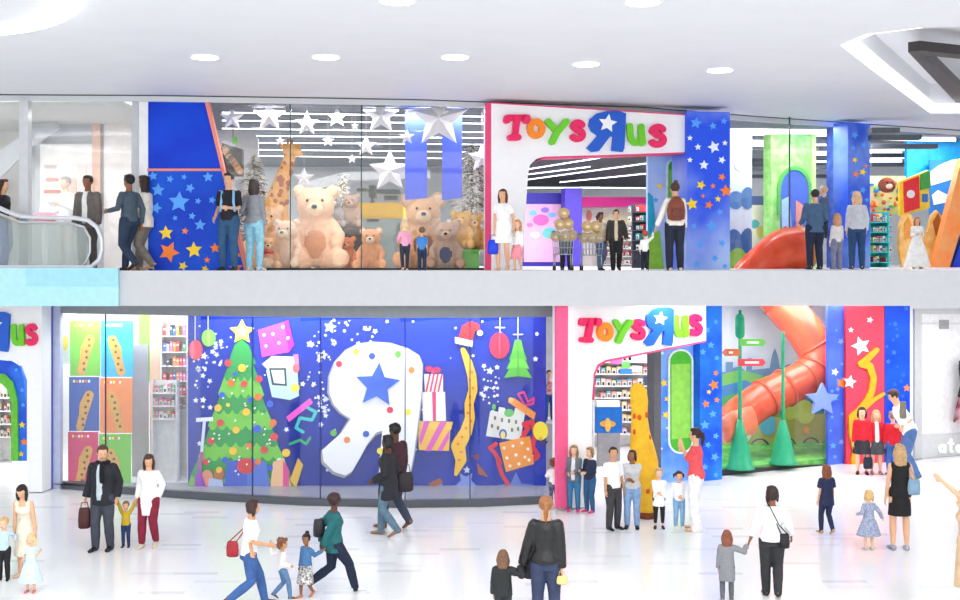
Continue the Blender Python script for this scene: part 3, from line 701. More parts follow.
# panel with a tall green slot, upper
t = starry(WP, 'slot_panel', 'pale blue panel with a tall green slot under the upper shop sign', 'panel', [(648, 153), (688, 153), (688, 273), (648, 273)], M((200, 218, 246), .5, 0, 1., rgb2=(160, 195, 245)),
           [(694, 205, 1, YSTAR), (660, 186, 3.5, YSTAR), (686, 190, 4, YSTAR), (684, 225, 3, YSTAR), (662, 215, 3, LSTAR), (656, 200, 3, LSTAR)], .1, -.7)
b = MB(); WP.poly(b, [(648, 192), (653, 196), (656, 225), (652, 240), (648, 242)], M((40, 170, 195), .5), -.6, .02); WP.poly(b, [(648, 236), (660, 230), (664, 273), (648, 273)], M((150, 205, 60), .5), -.6, .03); b.build('teal_and_green_shapes', t)
def slot(W, t, cx, y0, y1, hw, off):
    b = MB(); W.poly(b, arc(cx, y0 + hw, hw + 2, hw + 2, 180, 360, 12) + arc(cx, y1 - hw, hw + 2, hw + 2, 0, 180, 12), M((235, 245, 245), .4), off, .03); sr_ = b.build('slot_rim', t)
    b = MB(); W.poly(b, arc(cx, y0 + hw, hw, hw, 180, 360, 12) + arc(cx, y1 - hw, hw, hw, 0, 180, 12), M((70, 180, 40), .5), off, .04); si_ = b.build('slot_panel_inset', t)
    b = MB(); W.poly(b, [(cx - hw + 1, y0 + hw + 3), (cx + hw - 1, y0 + hw + 2), (cx + hw - 1, y1 - hw - 4), (cx - hw + 1, y1 - hw - 2)], M((140, 210, 80), .5), off + .04, .01); b.build('slot_insert', si_)
slot(WP, t, 675.5, 160, 250, 7, -.6)

# lower portal
root = thing('shop_portal', WL.pt(600, 505), 'white shopfront portal with the colourful shop name on the ground floor', 'shopfront')
b = MB(); WL.poly(b, [(568, 300), (706, 300), (706, 340.5), (606, 360), (598, 364.5), (594, 374), (592, 400), (591, 508), (568, 508)], pw_, 0, .45); b.build('portal_frame', root)
b = MB(); WL.poly(b, [(706, 340.5), (606, 360), (598, 364.5), (594, 374), (593.4, 400), (594.5, 400), (595.2, 375), (599.5, 366), (607, 361.8), (706, 342)], pe, .02, .44); b.build('pink_edge', root)
b = MB(); WL.rect(b, 556.5, 300, 568.3, 508, M((244, 96, 146), .5, .03), .40, .05); b.build('side_pillar', root, label='pink side pillar')
letters(WL, root, [('T', 580, 315, 601, 344, PINK, -4), ('o', 596, 320, 616, 344, ORANGE, 0), ('y', 612, 317, 635, 345, LIME, 0), ('s', 630, 317, 648, 342, PINK, 0), ('R', 645, 307, 675, 346, BLUE, 0), ('u', 673, 313, 691, 339, LIME, 0), ('s', 687, 312, 705, 338, PINK, 0)], .45, .06, 5.6)
# blue panel with the long green slot, lower
t = starry(LB, 'slot_panel', 'starry blue panel with a long green slot at the ground floor entrance', 'panel', [(660, 330), (703, 330), (703, 486), (660, 486)], M((60, 130, 240), .4, 0, .8, rgb2=(150, 195, 250)),
           field(660, 703, 345, 480, 22, 5, [LSTAR, WSTAR, WSTAR, LSTAR], (1.2, 3.4)) + [(699, 383, 5, YSTAR), (666, 415, 4, YSTAR), (664, 383, 4, YSTAR), (695, 405, 4.5, YSTAR), (667, 399, 3, YSTAR), (665, 440, 3, LSTAR)], .15, 0)
slot(LB, t, 681, 351, 452, 10.5, .15)
b = MB(); WL.rect(b, 654, 340, 661, 470, M((88, 88, 94), .4), -.6, .2); struct('trim_20', b)
t = starry(LB, 'starry_column', 'blue starry column left of the slide window on the ground floor', 'column', [(700, 300), (722, 300), (722, 486), (700, 486)], starblue,
           [(707, 330, 4, LSTAR), (716, 322, 3, LSTAR), (711, 345, 4, LSTAR), (703, 352, 3.6, LSTAR), (717, 358, 3, LSTAR), (714, 385, 5.5, OSTAR), (716, 373, 3, OSTAR), (706, 404, 4, OSTAR), (709, 392, 2.6, YSTAR), (713, 414, 4, LSTAR), (705, 425, 5, LSTAR), (716, 436, 3.5, LSTAR), (708, 445, 3.5, LSTAR), (715, 457, 4.5, LSTAR), (705, 467, 3.6, LSTAR), (716, 475, 3, LSTAR), (717, 400, 3, OSTAR)], .35, .02)
t = starry(NE, 'mural_panel', 'red panel with white stars and a gold ribbon between the blue columns', 'panel', [(846, 300), (886, 300), (886, 470), (846, 470)], M((226, 62, 88), .5, .03), [(861, 346, 10, WSTAR), (850, 382, 7, WSTAR), (870, 320, 3.5, WSTAR), (851, 330, 3, WSTAR)], .15)
b = MB(); wall_ribbon(NE, b, [(877, 350), (869, 358), (862, 364), (870, 366), (874, 378), (872, 392), (866, 404), (860, 412), (853, 418), (852, 432), (856, 450), (854, 462)], [5, 6, 7, 7, 6, 6, 7, 9, 8, 5, 5, 5], M((222, 168, 28), .4), .15, .05)
wall_ribbon(NE, b, [(864, 408), (874, 400), (884, 394)], [6, 4, 3], M((222, 168, 28), .4), .15, .05)
b.build('gold_ribbon', t)
b = MB(); NE.rect(b, 848, 462, 884, 470, M((238, 90, 40), .5), .15, .03); b.build('orange_foot', t)
starry(NE, 'starry_column', 'deep blue column beside the red panel, right of it', 'column', [(885, 300), (910, 300), (910, 462), (885, 462)], deepblue, field(885, 910, 305, 458, 26, 8, [M((30, 95, 235), .5, 0), M((45, 115, 240), .5, 0)], (1.5, 3.4)) + [(907, 388, 4, OSTAR)], .17)
# far left lower portal, its sign cut off by the picture edge
WF = Wall(-60, 23.6, 46, 23.3)
root = thing('shop_portal', WF.pt(20, 490), 'white portal at the far left with the end of a colourful shop name', 'shopfront')
b = MB(); WF.poly(b, [(-60, 306), (42, 306), (42, 492), (27, 492), (27, 380), (22, 366), (14, 360), (-60, 358)], pw_, 0, .5); b.build('portal_frame', root)
letters(WF, root, [('R', -22, 312, 10, 352, BLUE, 0), ('u', 10, 322, 25, 348, LIME, 0), ('s', 23, 321, 38, 348, PINK, 0)], .5, .06, 5)
t = thing('entrance_arch', WF.pt(10, 462, -.4), 'starry blue arch with a green inner edge at the far left', 'arch')
b = MB(); WF.poly(b, [(-60, 360), (0, 360), (12, 361), (20, 366), (24, 378), (27, 440), (27, 461), (18, 461), (17, 400), (12, 382), (4, 374), (-60, 372)], M((20, 80, 220), .4, 0, 1.5, rgb2=(45, 130, 240)), -.4, .4); b.build('arch_frame', t)
b = MB(); WF.poly(b, [(-60, 372), (4, 374), (12, 382), (17, 400), (18, 461), (11, 461), (11, 402), (6, 388), (0, 383), (-60, 382)], M((100, 190, 60), .5), -.4, .45); b.build('arch_liner', t, label='green arch liner')
b = MB()
for (x, y, r_, m_) in [(22, 425, 3.6, YSTAR), (24, 442, 4, OSTAR), (21, 454, 3, YSTAR), (16, 370, 2, LSTAR), (23, 405, 2.6, LSTAR), (22, 390, 2.6, LSTAR)]: WF.poly(b, star(x, y, r_), m_, 0, .006)
b.build('star_pattern', t)
# lavender post between that portal and the poster window
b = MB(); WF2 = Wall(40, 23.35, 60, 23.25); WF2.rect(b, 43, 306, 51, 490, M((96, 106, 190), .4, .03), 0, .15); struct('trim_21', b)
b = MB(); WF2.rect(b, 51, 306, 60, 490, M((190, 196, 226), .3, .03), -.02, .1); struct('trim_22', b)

# ---- right-hand neighbour shop
b = MB(); WE.rect(b, 908, 296, 1000, 480, M((236, 236, 239), .5, .01), -.1, .1); struct('wall_right', b)
b = MB(); fr = M((186, 187, 190), .35, .02)
WE.rect(b, 915, 309, 922, 459, fr, 0, .06); WE.rect(b, 922, 309, 1000, 314, fr, 0, .06); WE.rect(b, 922, 434, 1000, 457, M((196, 197, 199), .35, .02), 0, .06)
fo = struct('trim_23', b)
b = MB(); WE.rect(b, 922, 314, 1000, 434, M((222, 222, 224), .12, .03), 0, .02); struct('window_11', b)
root = thing('shop_lettering', WE.pt(950, 457, .07), 'white lowercase letters along the grey base of the neighbour shopfront at right', 'sign')
letters(WE, root, [('a', 938, 441, 948, 454, (252, 252, 252), 0), ('t', 948, 438, 955, 454, (252, 252, 252), 0), ('e', 955, 441, 965, 454, (252, 252, 252), 0), ('l', 964, 437, 969, 454, (252, 252, 252), 0)], .065, .03, 2.4)
t = thing('window_decal', WE.pt(944, 328, .02), 'small grey square sign hanging at the top of the right shop window', 'sign')
b = MB(); WE.rect(b, 940, 320, 949, 329, M((150, 150, 152), .5), .03, .02); b.build('sign_plate', t)
b = MB(); WE.rect(b, 922, 323.2, 1000, 324, M((205, 205, 206), .5), .03, .02); b.build('hanging_rail', t)
# garments in the right-hand window
t = thing('clothes_display', WE.pt(958, 420, .3), 'dark and burgundy garments on a headless torso stand at the right edge', 'display')
b = MB(); p = WE.pt(969, 402, .3)
b.loft([(p + Vector((0, 0, z)), Vector((a, 0, 0)), Vector((0, a * .6, 0))) for z, a in ((-.1, .22), (.2, .2), (.5, .15), (.75, .2), (.95, .19), (1.02, .06), (1.12, .05))], M((232, 232, 232), .4), 14); b.build('torso_form', t)
b = MB(); b.loft([(p + Vector((0, -.02, z)), Vector((a, 0, 0)), Vector((0, a * .65, 0))) for z, a in ((.12, .26), (.4, .2), (.75, .24), (.92, .23))], M((44, 46, 52), .8), 14); b.build('jacket', t)
b = MB(); b.loft([(p + Vector((.0, -.03, z)), Vector((a, 0, 0)), Vector((0, a * .65, 0))) for z, a in ((-.45, .36), (-.1, .3), (.15, .22))], M((120, 40, 62), .8, 0, 5., rgb2=(235, 200, 205)), 14); b.build('skirt', t)
# ================================================================ the big festive mural behind the curved window
WM = Wall(188, 22.95, 546, 22.95)
mural = thing('festive_mural', WM.pt(367, 493), 'large blue festive mural with a giant white letter behind the curved window', 'mural')
def dec(name, lst, layer=1, label=None, th=.012, parent=None):
    """lst of (points, colour)"""
    b = MB()
    for i, (pts, c) in enumerate(lst): WM.poly(b, pts, c if not isinstance(c, tuple) else M(c, .5, .0), .05 + layer * .014, th + i * .0009)
    return b.build(name, parent or mural, label=label)
b = MB(); WM.rect(b, 188, 300, 546, 500, M((4, 40, 150), .5, 0, .5, rgb2=(8, 54, 188), spec=.2), 0, .05); b.build('backing', mural)
R0 = random.Random(11)
# scattered confetti
def confetti(boxes, n):
    b = MB()
    for k in range(n):
        x0, y0, x1, y1 = R0.choice(boxes); x, y = R0.uniform(x0, x1), R0.uniform(y0, y1); q = R0.choice([.7, .9, 1.2, 1.5, 2.0])
        WM.poly(b, circ(x, y, q, 8) if q < 1.9 else star(x, y, q * 1.5, R0.random()), M((235, 242, 255), .5, 0), .05, .01)
    b.build('confetti', mural)
confetti([(195, 345, 212, 408), (205, 340, 228, 365), (305, 325, 335, 360), (305, 345, 325, 415), (325, 320, 375, 345), (340, 318, 405, 332), (318, 395, 330, 420), (482, 365, 500, 392), (480, 385, 498, 405)], 130)
confetti([(190, 320, 545, 480)], 46)
b = MB()
for x, y, r_ in ((330, 327, 6.5), (310, 344, 4), (323, 355, 5), (204, 356, 4), (322, 355, 3), (490, 371, 4), (537, 334, 2.2), (203, 400, 3.5)): WM.poly(b, star(x, y, r_, .2), M((245, 248, 255), .5, 0), .05, .014)
b.build('white_stars', mural)
# tree
DG, LG = (40, 160, 75), (120, 205, 70)
def tier(cx, y0, y1, a, c, col, sc=6):
    pts = [(cx - a, y0), (cx + a, y0), (cx + c, y1)]
    for i in range(sc):
        x1 = cx + c - 2 * c * (i + 1) / sc; xm = x1 + c / sc
        pts += [(xm + c / sc * .3, y1 + 3), (xm - c / sc * .3, y1 + 3), (x1, y1 - 1.5)]
    return (pts, col)
tree = thing  # noqa
dec('christmas_tree', [tier(241, 470, 486, 48, 53, LG, 9), tier(241, 452, 476, 40, 50, DG, 8), tier(241, 438, 458, 33, 43, LG, 8), tier(241, 420, 444, 28, 37, DG, 7), tier(241, 405, 427, 24, 33, LG, 7), tier(241, 390, 411, 19, 26, DG, 6), tier(241, 372, 395, 15, 23, LG, 6), tier(241, 356, 378, 9, 17, DG, 5), ([(234, 346), (241, 338), (249, 346), (256, 364), (228, 364)], DG)], 1)
dec('tree_star', [(star(242, 332, 13, 0, .5), (250, 225, 80)), (star(242, 332, 8, 0, .5), (252, 236, 130))], 3, 'yellow star on top of the painted tree')
bl = []
RB = random.Random(3); bc = [(225, 60, 70), (250, 200, 50), (240, 120, 50), (45, 95, 220), (225, 60, 70), (250, 215, 90)]
for x, y, r_, c in [(228, 363, 3.5, 0), (242, 368, 4, 1), (259, 379, 3.6, 0), (231, 383, 3.6, 2), (244, 384, 3.4, 0), (258, 397, 3.6, 2), (222, 395, 3, 3), (218, 408, 3.6, 1), (246, 412, 3.8, 1), (228, 405, 2, 5), (270, 404, 3.4, 3), (220, 423, 3.6, 0), (236, 430, 3.6, 1), (257, 429, 4, 3), (273, 423, 3.6, 2), (211, 441, 3.6, 0), (274, 437, 4, 0), (233, 451, 4, 1), (249, 446, 3, 2), (264, 450, 3.6, 0), (225, 460, 3, 3), (286, 453, 4, 1), (206, 462, 3, 0), (258, 462, 3, 2), (240, 468, 3, 0), (270, 468, 3, 3), (219, 470, 3, 1), (250, 400, 2.4, 3), (235, 374, 2, 3)]:
    bl.append((circ(x, y, r_, 14), bc[c]))
for k in range(30):
    y = RB.uniform(365, 475); a = (y - 340) * .33; bl.append((circ(241 + RB.uniform(-a, a), y, .9, 8), (250, 250, 240)))
dec('tree_baubles', bl, 3, None)
# presents and toys at the foot of the tree (plain parcels)
dec('wrapped_parcels', [([(196, 492), (196, 484), (284, 484), (284, 492)], (24, 44, 150)), ([(224, 488), (227, 462), (247, 458), (247, 488)], (66, 96, 205)), ([(247, 488), (247, 458), (266, 462), (270, 488)], (84, 120, 215)), (circ(246, 466, 9, 16, 8), (220, 60, 60)), ([(270, 490), (273, 462), (284, 458), (292, 490)], (246, 196, 150)), ([(283, 490), (283, 460), (289, 470), (289, 490)], (230, 70, 150)), ([(290, 480), (298, 458), (303, 465), (296, 488)], (236, 190, 80)), (circ(207, 478, 6, 14, 8), (238, 150, 120)), (circ(219, 474, 5, 14, 6), (190, 110, 80)), ([(208, 490), (209, 478), (222, 480), (224, 490)], (190, 205, 240))], 4)
dec('toy_sweeper', [([(196, 418), (213, 417), (213, 421), (196, 422)], (235, 240, 250)), ([(203, 420), (206, 420), (203, 452), (200, 452)], (220, 225, 240)), ([(200, 452), (203, 452), (200, 480), (196, 480)], (190, 60, 170)), ([(195, 478), (199, 466), (207, 490), (194, 492)], (150, 50, 190))], 5, 'white and purple toy sweeper at the left of the tree')
dec('gift_box', [([(258, 330), (284, 322), (289, 352), (262, 357)], (240, 70, 225)), ([(284, 322), (288, 320), (294, 345), (289, 352)], (200, 20, 170))] + [(circ(x, y, 1.6, 10), (255, 225, 255)) for x, y in ((264, 335), (273, 334), (266, 346), (279, 343), (283, 327), (288, 338))], 2, 'magenta dotted gift box')
dec('toy_oven', [([(262, 364), (272, 356), (298, 357), (297, 370), (270, 372)], (240, 246, 250)), ([(266, 370), (297, 366), (299, 396), (290, 400), (272, 397)], (195, 232, 245)), ([(269, 368), (286, 368), (287, 386), (272, 385)], (60, 70, 80)), ([(271, 370), (284, 370), (285, 384), (274, 383)], (230, 240, 245)), (circ(295, 388, 4.5), (235, 225, 90)), (circ(296, 368, 3.5, 14, 5), (240, 110, 120)), ([(293, 355), (298, 354), (299, 364), (295, 365)], (236, 130, 190))], 2, 'white and pale blue toy machine')
dec('pink_roll', [([(286, 417), (310, 398), (313, 403), (289, 422)], (240, 90, 205))], 2)
b = MB(); wall_ribbon(WM, b, [(308, 408), (316, 412), (312, 420), (300, 418), (296, 428), (303, 432)], 3.2, M((60, 195, 200), .5, 0), .078, .01); wall_ribbon(WM, b, [(290, 444), (300, 440), (306, 444), (310, 438)], 2.6, M((40, 170, 120), .5, 0), .078, .01); b.build('teal_ribbon', mural)
def string_(x, y0, y1): return ([(x - .3, y0), (x + .3, y0), (x + .3, y1), (x - .3, y1)], (220, 230, 245))
dec('hanging_bauble', [string_(195, 312, 342), (circ(195.5, 350, 7, 20, 10), (225, 60, 90)), (circ(192.5, 350, 2, 12, 9), (240, 110, 130))], 2, 'pink bauble at the left end')
dec('hanging_bauble', [string_(208, 312, 330), (circ(208.5, 338, 7, 20, 8.5), (125, 205, 80)), (circ(208.5, 338, 2, 12, 8), (160, 225, 110))], 2, 'green bauble')
# big reversed R
def crop8(pts): return [(320 + x / 2.858, 290 + y / 2.858) for x, y in pts]
Rout = crop8([(150, 152), (110, 157), (75, 175), (45, 208), (28, 250), (27, 295), (40, 328), (62, 352), (88, 368), (60, 410), (6, 458), (10, 490), (40, 520), (72, 530), (92, 518), (115, 478), (135, 440), (160, 408), (178, 402), (172, 470), (168, 528), (180, 545), (230, 548), (256, 532), (268, 470), (280, 380), (290, 290), (292, 215), (282, 190), (250, 170), (200, 155)])
def grow(pts, g, dx=0, dy=0):
    cx0 = sum(p[0] for p in pts) / len(pts); cy0 = sum(p[1] for p in pts) / len(pts)
    return [(x + (x - cx0) / math.hypot(x - cx0, y - cy0) * g + dx, y + (y - cy0) / math.hypot(x - cx0, y - cy0) * g + dy) for x, y in pts]
b = MB(); WM.poly(b, grow(Rout, 2.0, -.6, .8), M((170, 172, 186), .5, 0), .05, .1); b.build('letter_shadow', mural, label='painted grey shadow edge of the giant R')  # grey outline painted as the shadow of the raised letter
b = MB(); WM.poly(b, Rout, M((250, 250, 252), .4, 0), .15, .06); b.build('giant_letter', mural, label='giant white reversed letter R')
b = MB(); WM.poly(b, star(377.5, 385.5, 23, .08, .47), M((40, 90, 205), .4, 0, 2., rgb2=(60, 115, 225)), .21, .03); b.build('letter_star', mural, label='blue star inside the giant R')
b = MB()
for x, y, c in ((339, 364, (225, 45, 80)), (356, 351.5, (245, 220, 70)), (372, 356, (40, 80, 200)), (398, 354, (95, 185, 60)), (411.5, 370, (240, 140, 60)), (390, 410, (225, 45, 80)), (408, 412, (240, 225, 60)), (333.5, 433, (95, 185, 60)), (347, 440, (240, 140, 70)), (366, 434, (45, 90, 200)), (380, 451, (240, 225, 60)), (403, 456, (225, 45, 80))): WM.poly(b, circ(x, y, 3.2, 16), M(c, .4, 0), .21, .012)
b.build('coloured_dots', mural)
# stack of presents
W_, P_ = (248, 244, 250), (232, 50, 120)
dec('gift_stack', [([(424, 374), (443, 374), (443, 393), (425, 393)], W_)] + [([(425 + 4 * k, 393), (429 + 4 * k, 374), (431 + 4 * k, 374), (427 + 4 * k, 393)], (225, 60, 100)) for k in range(4)] + [([(422, 392), (445, 392), (446, 421), (423, 421)], W_), ([(432, 392), (436, 392), (436, 421), (433, 421)], P_), ([(416, 421), (453, 422), (451, 430), (418, 430)], (250, 200, 80)), ([(418, 429), (450, 430), (449, 451), (419, 450)], (248, 190, 70)), ([(424, 421), (430, 421), (421, 445), (419, 440)], (225, 90, 190)), ([(440, 422), (447, 422), (431, 451), (425, 451)], (225, 90, 190)), ([(449, 430), (449, 438), (442, 451), (437, 451)], (225, 90, 190))], 2)
dec('gift_bow', [(circ(429, 369, 4, 12, 3), (205, 30, 90)), (circ(437, 370, 4, 12, 3), (205, 30, 90)), (circ(433, 372, 2), (230, 60, 120))], 3)
# a curling yellow streamer with orange dots
b = MB(); YE = M((248, 196, 60), .5, 0)
wall_ribbon(WM, b, [(463, 350), (468, 362), (472, 376), (473, 390), (469, 404), (470, 418), (466, 432), (458, 446), (461, 460), (456, 474)], [5, 8, 9, 9, 9, 10, 12, 14, 11, 4], YE, .078, .012); b.build('yellow_streamer', mural, label='wavy yellow streamer with orange dots')
b = MB()
for k, (x, y) in enumerate(((472, 372), (470, 380), (473, 388), (470, 397), (470, 405), (468, 413), (471, 421), (466, 428), (462, 437), (458, 444), (461, 452), (459, 460))): WM.poly(b, circ(x, y, 1.5, 8), M((240, 130, 50), .5, 0), .105, .006)
b.build('streamer_dots', mural)
dec('santa_hat', [([(458, 340), (462, 326), (470, 321), (479, 324), (481, 333), (475, 330), (472, 341)], (225, 30, 45)), ([(455, 337), (473, 341), (472, 347), (455, 343)], (248, 246, 248)), (circ(480, 333, 2.8), (248, 246, 248))], 5, 'red and white Santa hat')
dec('brown_ribbons', [([(428, 484), (440, 478), (443, 483), (434, 487)], (165, 80, 45)), ([(477, 463), (483, 470), (488, 477), (478, 474)], (165, 80, 45)), ([(472, 456), (480, 454), (477, 461)], (130, 50, 50))], 3)
dec('hanging_bauble', [string_(500, 312, 338), ([(495, 327), (505, 327), (505, 328), (495, 328)], (235, 240, 250)), (circ(499.5, 345.5, 10, 22, 13), (225, 30, 75)), (circ(499.5, 345.5, 3, 14, 12.6), (190, 15, 60)), (circ(499.5, 345.5, 1, 10, 12.6), (240, 70, 110))], 2, 'large red paper bauble')
dec('paper_tree', [string_(518, 312, 345), ([(513, 334), (523, 334), (523, 335), (513, 335)], (235, 240, 250))] + [([(518 - a * .5, y), (518 + a * .5, y), (518 + a, y + 12), (518, y + 10), (518 - a, y + 12)], c) for y, a, c in ((366, 14, (80, 185, 50)), (357, 11.5, (100, 205, 60)), (348, 9, (80, 185, 50)), (340, 6, (100, 205, 60)))] + [([(517.6, 340), (518.4, 340), (518.4, 378), (517.6, 378)], (50, 140, 40))], 2, 'green folded paper tree')
dec('toy_castle', [([(492, 410), (498, 412), (499, 407), (505, 408), (506, 413), (514, 414), (515, 408), (521, 409), (525, 414), (520, 441), (486, 436), (490, 412)], (228, 230, 222)), (circ(509, 413, 5, 14, 4), (90, 190, 90)), (circ(494, 407, 2, 10, 3), (90, 190, 90)), (circ(503, 434, 4, 14, 5), (60, 90, 190)), (circ(503, 435, 2.4, 12, 4), (240, 220, 120))] + [([(x, y), (x + 2.2, y + .3), (x + 2, y + 4), (x - .2, y + 3.6)], (130, 110, 90)) for x, y in ((494, 416), (501, 418), (508, 419), (515, 420), (491, 424), (497, 426), (511, 428), (517, 427))], 2, 'white toy castle')
dec('ribbon_roll', [([(508, 402), (514, 398), (536, 413), (534, 420)], (246, 150, 50)), (circ(511, 400, 2.6), (250, 195, 90))], 3, 'orange roll with ribbon')
b = MB(); rd = M((222, 40, 62), .5, 0)
wall_ribbon(WM, b, [(524, 404), (518, 394), (524, 392), (528, 402), (534, 398), (533, 404), (526, 405)], 2, M((225, 40, 130), .5, 0), .12, .012)
wall_ribbon(WM, b, [(500, 462), (494, 452), (490, 448), (496, 444)], 4, rd, .078, .012); wall_ribbon(WM, b, [(498, 462), (502, 475), (508, 484)], 4, rd, .078, .012)
wall_ribbon(WM, b, [(522, 438), (528, 428), (524, 424), (532, 422), (536, 434), (532, 446), (538, 456), (530, 462)], 5, rd, .078, .012); b.build('red_ribbon', mural)
dec('gift_box', [([(499, 443), (530, 436), (534, 464), (506, 472)], (246, 150, 45))] + [(circ(x, y, 1.6, 10), (255, 240, 215)) for x, y in ((504, 448), (513, 446), (522, 443), (528, 449), (507, 458), (516, 455), (525, 457), (510, 466), (519, 464), (529, 460))], 3, 'orange dotted gift box')
dec('balloon', [(circ(540.5, 431, 7.5, 20, 9.5), (245, 225, 50)), ([(538, 440), (543, 440), (541, 436)], (200, 180, 40)), ([(541, 441), (548, 441), (546, 445), (540, 444)], (60, 60, 90))], 3, 'yellow balloon')
dec('pale_stars', [(star(440, 494, 14, 0), (120, 145, 220)), (star(466, 482, 11, math.pi), (125, 150, 225)), (star(516, 491, 19, 0), (95, 125, 210)), (star(467, 470, 4, 0), (200, 215, 245))], 1)

# ================================================================ posters in the left window
posters = [(70, 321, 100, 376, (118, 200, 60), 'green', 'top left'), (101, 321, 133, 377, (45, 180, 235), 'sky blue', 'top right'), (69, 377, 99, 431, (45, 90, 170), 'dark blue', 'middle left'), (100, 378, 132, 433, (248, 145, 75), 'orange', 'middle right'), (68, 432, 98, 487, (228, 50, 105), 'magenta', 'bottom left'), (99, 434, 131, 490, (120, 205, 65), 'green', 'bottom right')]
WQ = Wall(60, 23.85, 135, 23.6)
for x0, y0, x1, y1, c, cn, where in posters:
    t = thing('poster', WQ.pt((x0 + x1) / 2, y1), '%s poster, %s of the six in the left shop window' % (cn, where), 'poster', 'six coloured posters')
    b = MB(); WQ.rect(b, x0, y0, x1, y1, M(c, .5, .02), 0, .02); b.build('sheet', t)
    b = MB(); mx, my = (x0 + x1) / 2, (y0 + y1) / 2 + 3
    cc_ = M((226, 168, 70), .5, .04); c2 = M((120, 75, 35), .5, 0); q = 1 if x0 < 90 else -1
    wall_ribbon(WQ, b, [(mx + 5 * q, my - 12), (mx + 1 * q, my - 2), (mx - 1 * q, my + 8), (mx - 4 * q, my + 20)], [9, 11, 8, 8], cc_, .02, .006)
    for k in range(6): WQ.poly(b, circ(mx + q * (4 - k * 1.3) + (k % 2) * 1.5, my - 12 + k * 6, 1.5, 8), c2, .026, .004)
    b.build('abstract_shape', t, label='plain golden brown brush shape')
    b = MB()
    for k in range(6): WQ.rect(b, x0 + 4 + k * 3, y0 + 3, x0 + 6 + k * 3, y0 + 5.5, M([(250, 240, 90), (250, 120, 60), (240, 240, 250)][k % 3], .5, 0), .02, .004)
    b.build('dotted_line', t)
WQ2 = Wall(55, 24.6, 190, 24.6)
def panel(W, name, x0, y0, x1, y1, c, label, cat='panel', off=0, th=.06, rgb2=None, var=.03):
    t = thing(name, W.pt((x0 + x1) / 2, y1, off), label, cat); b = MB(); W.rect(b, x0, y0, x1, y1, M(c, .5, var, 6., rgb2=rgb2), off, th); b.build('board', t); return t
panel(WQ2, 'wall_panel', 139, 315, 150, 382, (140, 208, 80), 'lime green panel behind the glass, left of the book shelves')
panel(WQ2, 'wall_panel', 150, 315, 161, 480, (238, 196, 168), 'peach coloured upright panel beside the book shelves')
panel(WQ2, 'wall_panel', 132, 345, 148, 480, (160, 162, 172), 'grey upright panel behind the right-hand posters', off=.05)
t = panel(WQ2, 'small_poster', 60, 321, 70, 364, (225, 232, 215), 'small pale poster with a yellow shape left of the green poster', 'poster')
b = MB(); hk = WQ2.pt(65, 321, .03); b.tube([hk, Vector((hk.x, hk.y, 3.64))], .006, M((180, 180, 184), .4), 5); b.build('hanging_wire', t)
b = MB(); WQ2.poly(b, circ(65, 343, 3, 12, 8), M((235, 210, 40), .5), .06, .005); b.build('yellow_shape', t)
# goods: one little carton or book per object
GP = {}
def good(kind, col):
    k = (kind, col)
    if k not in GP:
        b = MB(); m1 = M(col, .5, .02)
        if kind == 'book': b.box(-.5, .5, -.5, .5, 0, 1, m1); b.box(-.52, -.4, -.52, .5, 0.01, .99, M(tuple(int(v * .8) for v in col), .5, 0)); b.box(-.3, .3, -.52, -.5, .6, .8, M((240, 240, 235), .5, 0))
        elif kind == 'boxed_toy': b.box(-.5, .5, -.5, .5, 0, 1, m1); b.box(-.38, .38, -.53, -.5, .12, .7, M((245, 240, 225), .4, 0)); b.box(-.25, .25, -.56, -.53, .2, .6, M(tuple(255 - v for v in col), .5, 0))
        GP[k] = b
    return GP[k]
PROT = {}
def place_good(kind, col, loc, sx, sy, sz, label, group, cat):
    k = (kind, col)
    if k not in PROT:
        o = good(kind, col).build(kind, local=True); o.location = (0, 0, 0); PROT[k] = o; first = True
        # its mesh was recentred on build; base at z=0
    else:
        o = PROT[k].copy(); COL.objects.link(o)
    o.location = loc; o.scale = (sx, sy, sz); tag(o, label, cat, group)
    return o
def shelf(W, x0, x1, ys, off, cols, label, glabel, group, kind='boxed_toy', cat='toy', per=7, seed=1, depth=.35, board=(235, 235, 236), back=(222, 220, 216), top=None, fill=.86):
    """ys: pixel rows of the shelf boards, top to bottom, measured on the wall plane"""
    R_ = random.Random(seed); zt = W.pt(x0, top or ys[0] - 14, off).z; zb = W.z0
    t = thing('shelf_unit', W.pt((x0 + x1) / 2, 999, off), label, 'shelves')
    b = MB(); W.rect(b, x0, (top or ys[0] - 14), x1, 999, M(back, .6, .04), off - .02, .02); b.build('back_board', t)
    for sx in (x0, x1):
        b = MB(); W.poly(b, [(sx - .5, top or ys[0] - 14), (sx + .5, top or ys[0] - 14), (sx + .5, 999), (sx - .5, 999)], M(board, .5), off, depth); b.build('side_panel', t)
    A = W.pt(x0, 300, off + depth / 2); C = W.pt(x1, 300, off + depth / 2); ang = math.atan2(C.y - A.y, C.x - A.x); L = (C - A).length
    prev = zt
    for y in ys:
        b = MB(); W.poly(b, [(x0, y), (x1, y), (x1, y + .9), (x0, y + .9)], M(board, .5), off, depth); b.build('shelf_board', t)
        z = W.pt((x0 + x1) / 2, y, off + depth / 2).z + .004; gap = prev - z; wd = L / per
        for k in range(per):
            if R_.random() > .93: continue
            u = (k + .5) / per; p = A.lerp(C, u); sz = gap * fill * R_.uniform(.65, 1)
            o = place_good(kind, R_.choice(cols), (p.x, p.y, z), wd * R_.uniform(.7, .92), depth * .6, max(.05, sz), glabel, group, cat); o.rotation_euler = (0, 0, ang)
        prev = z - .05
    return t
MIX = [(225, 70, 60), (240, 200, 70), (60, 110, 190), (240, 235, 225), (230, 120, 170), (90, 170, 110), (245, 150, 70), (70, 80, 100)]
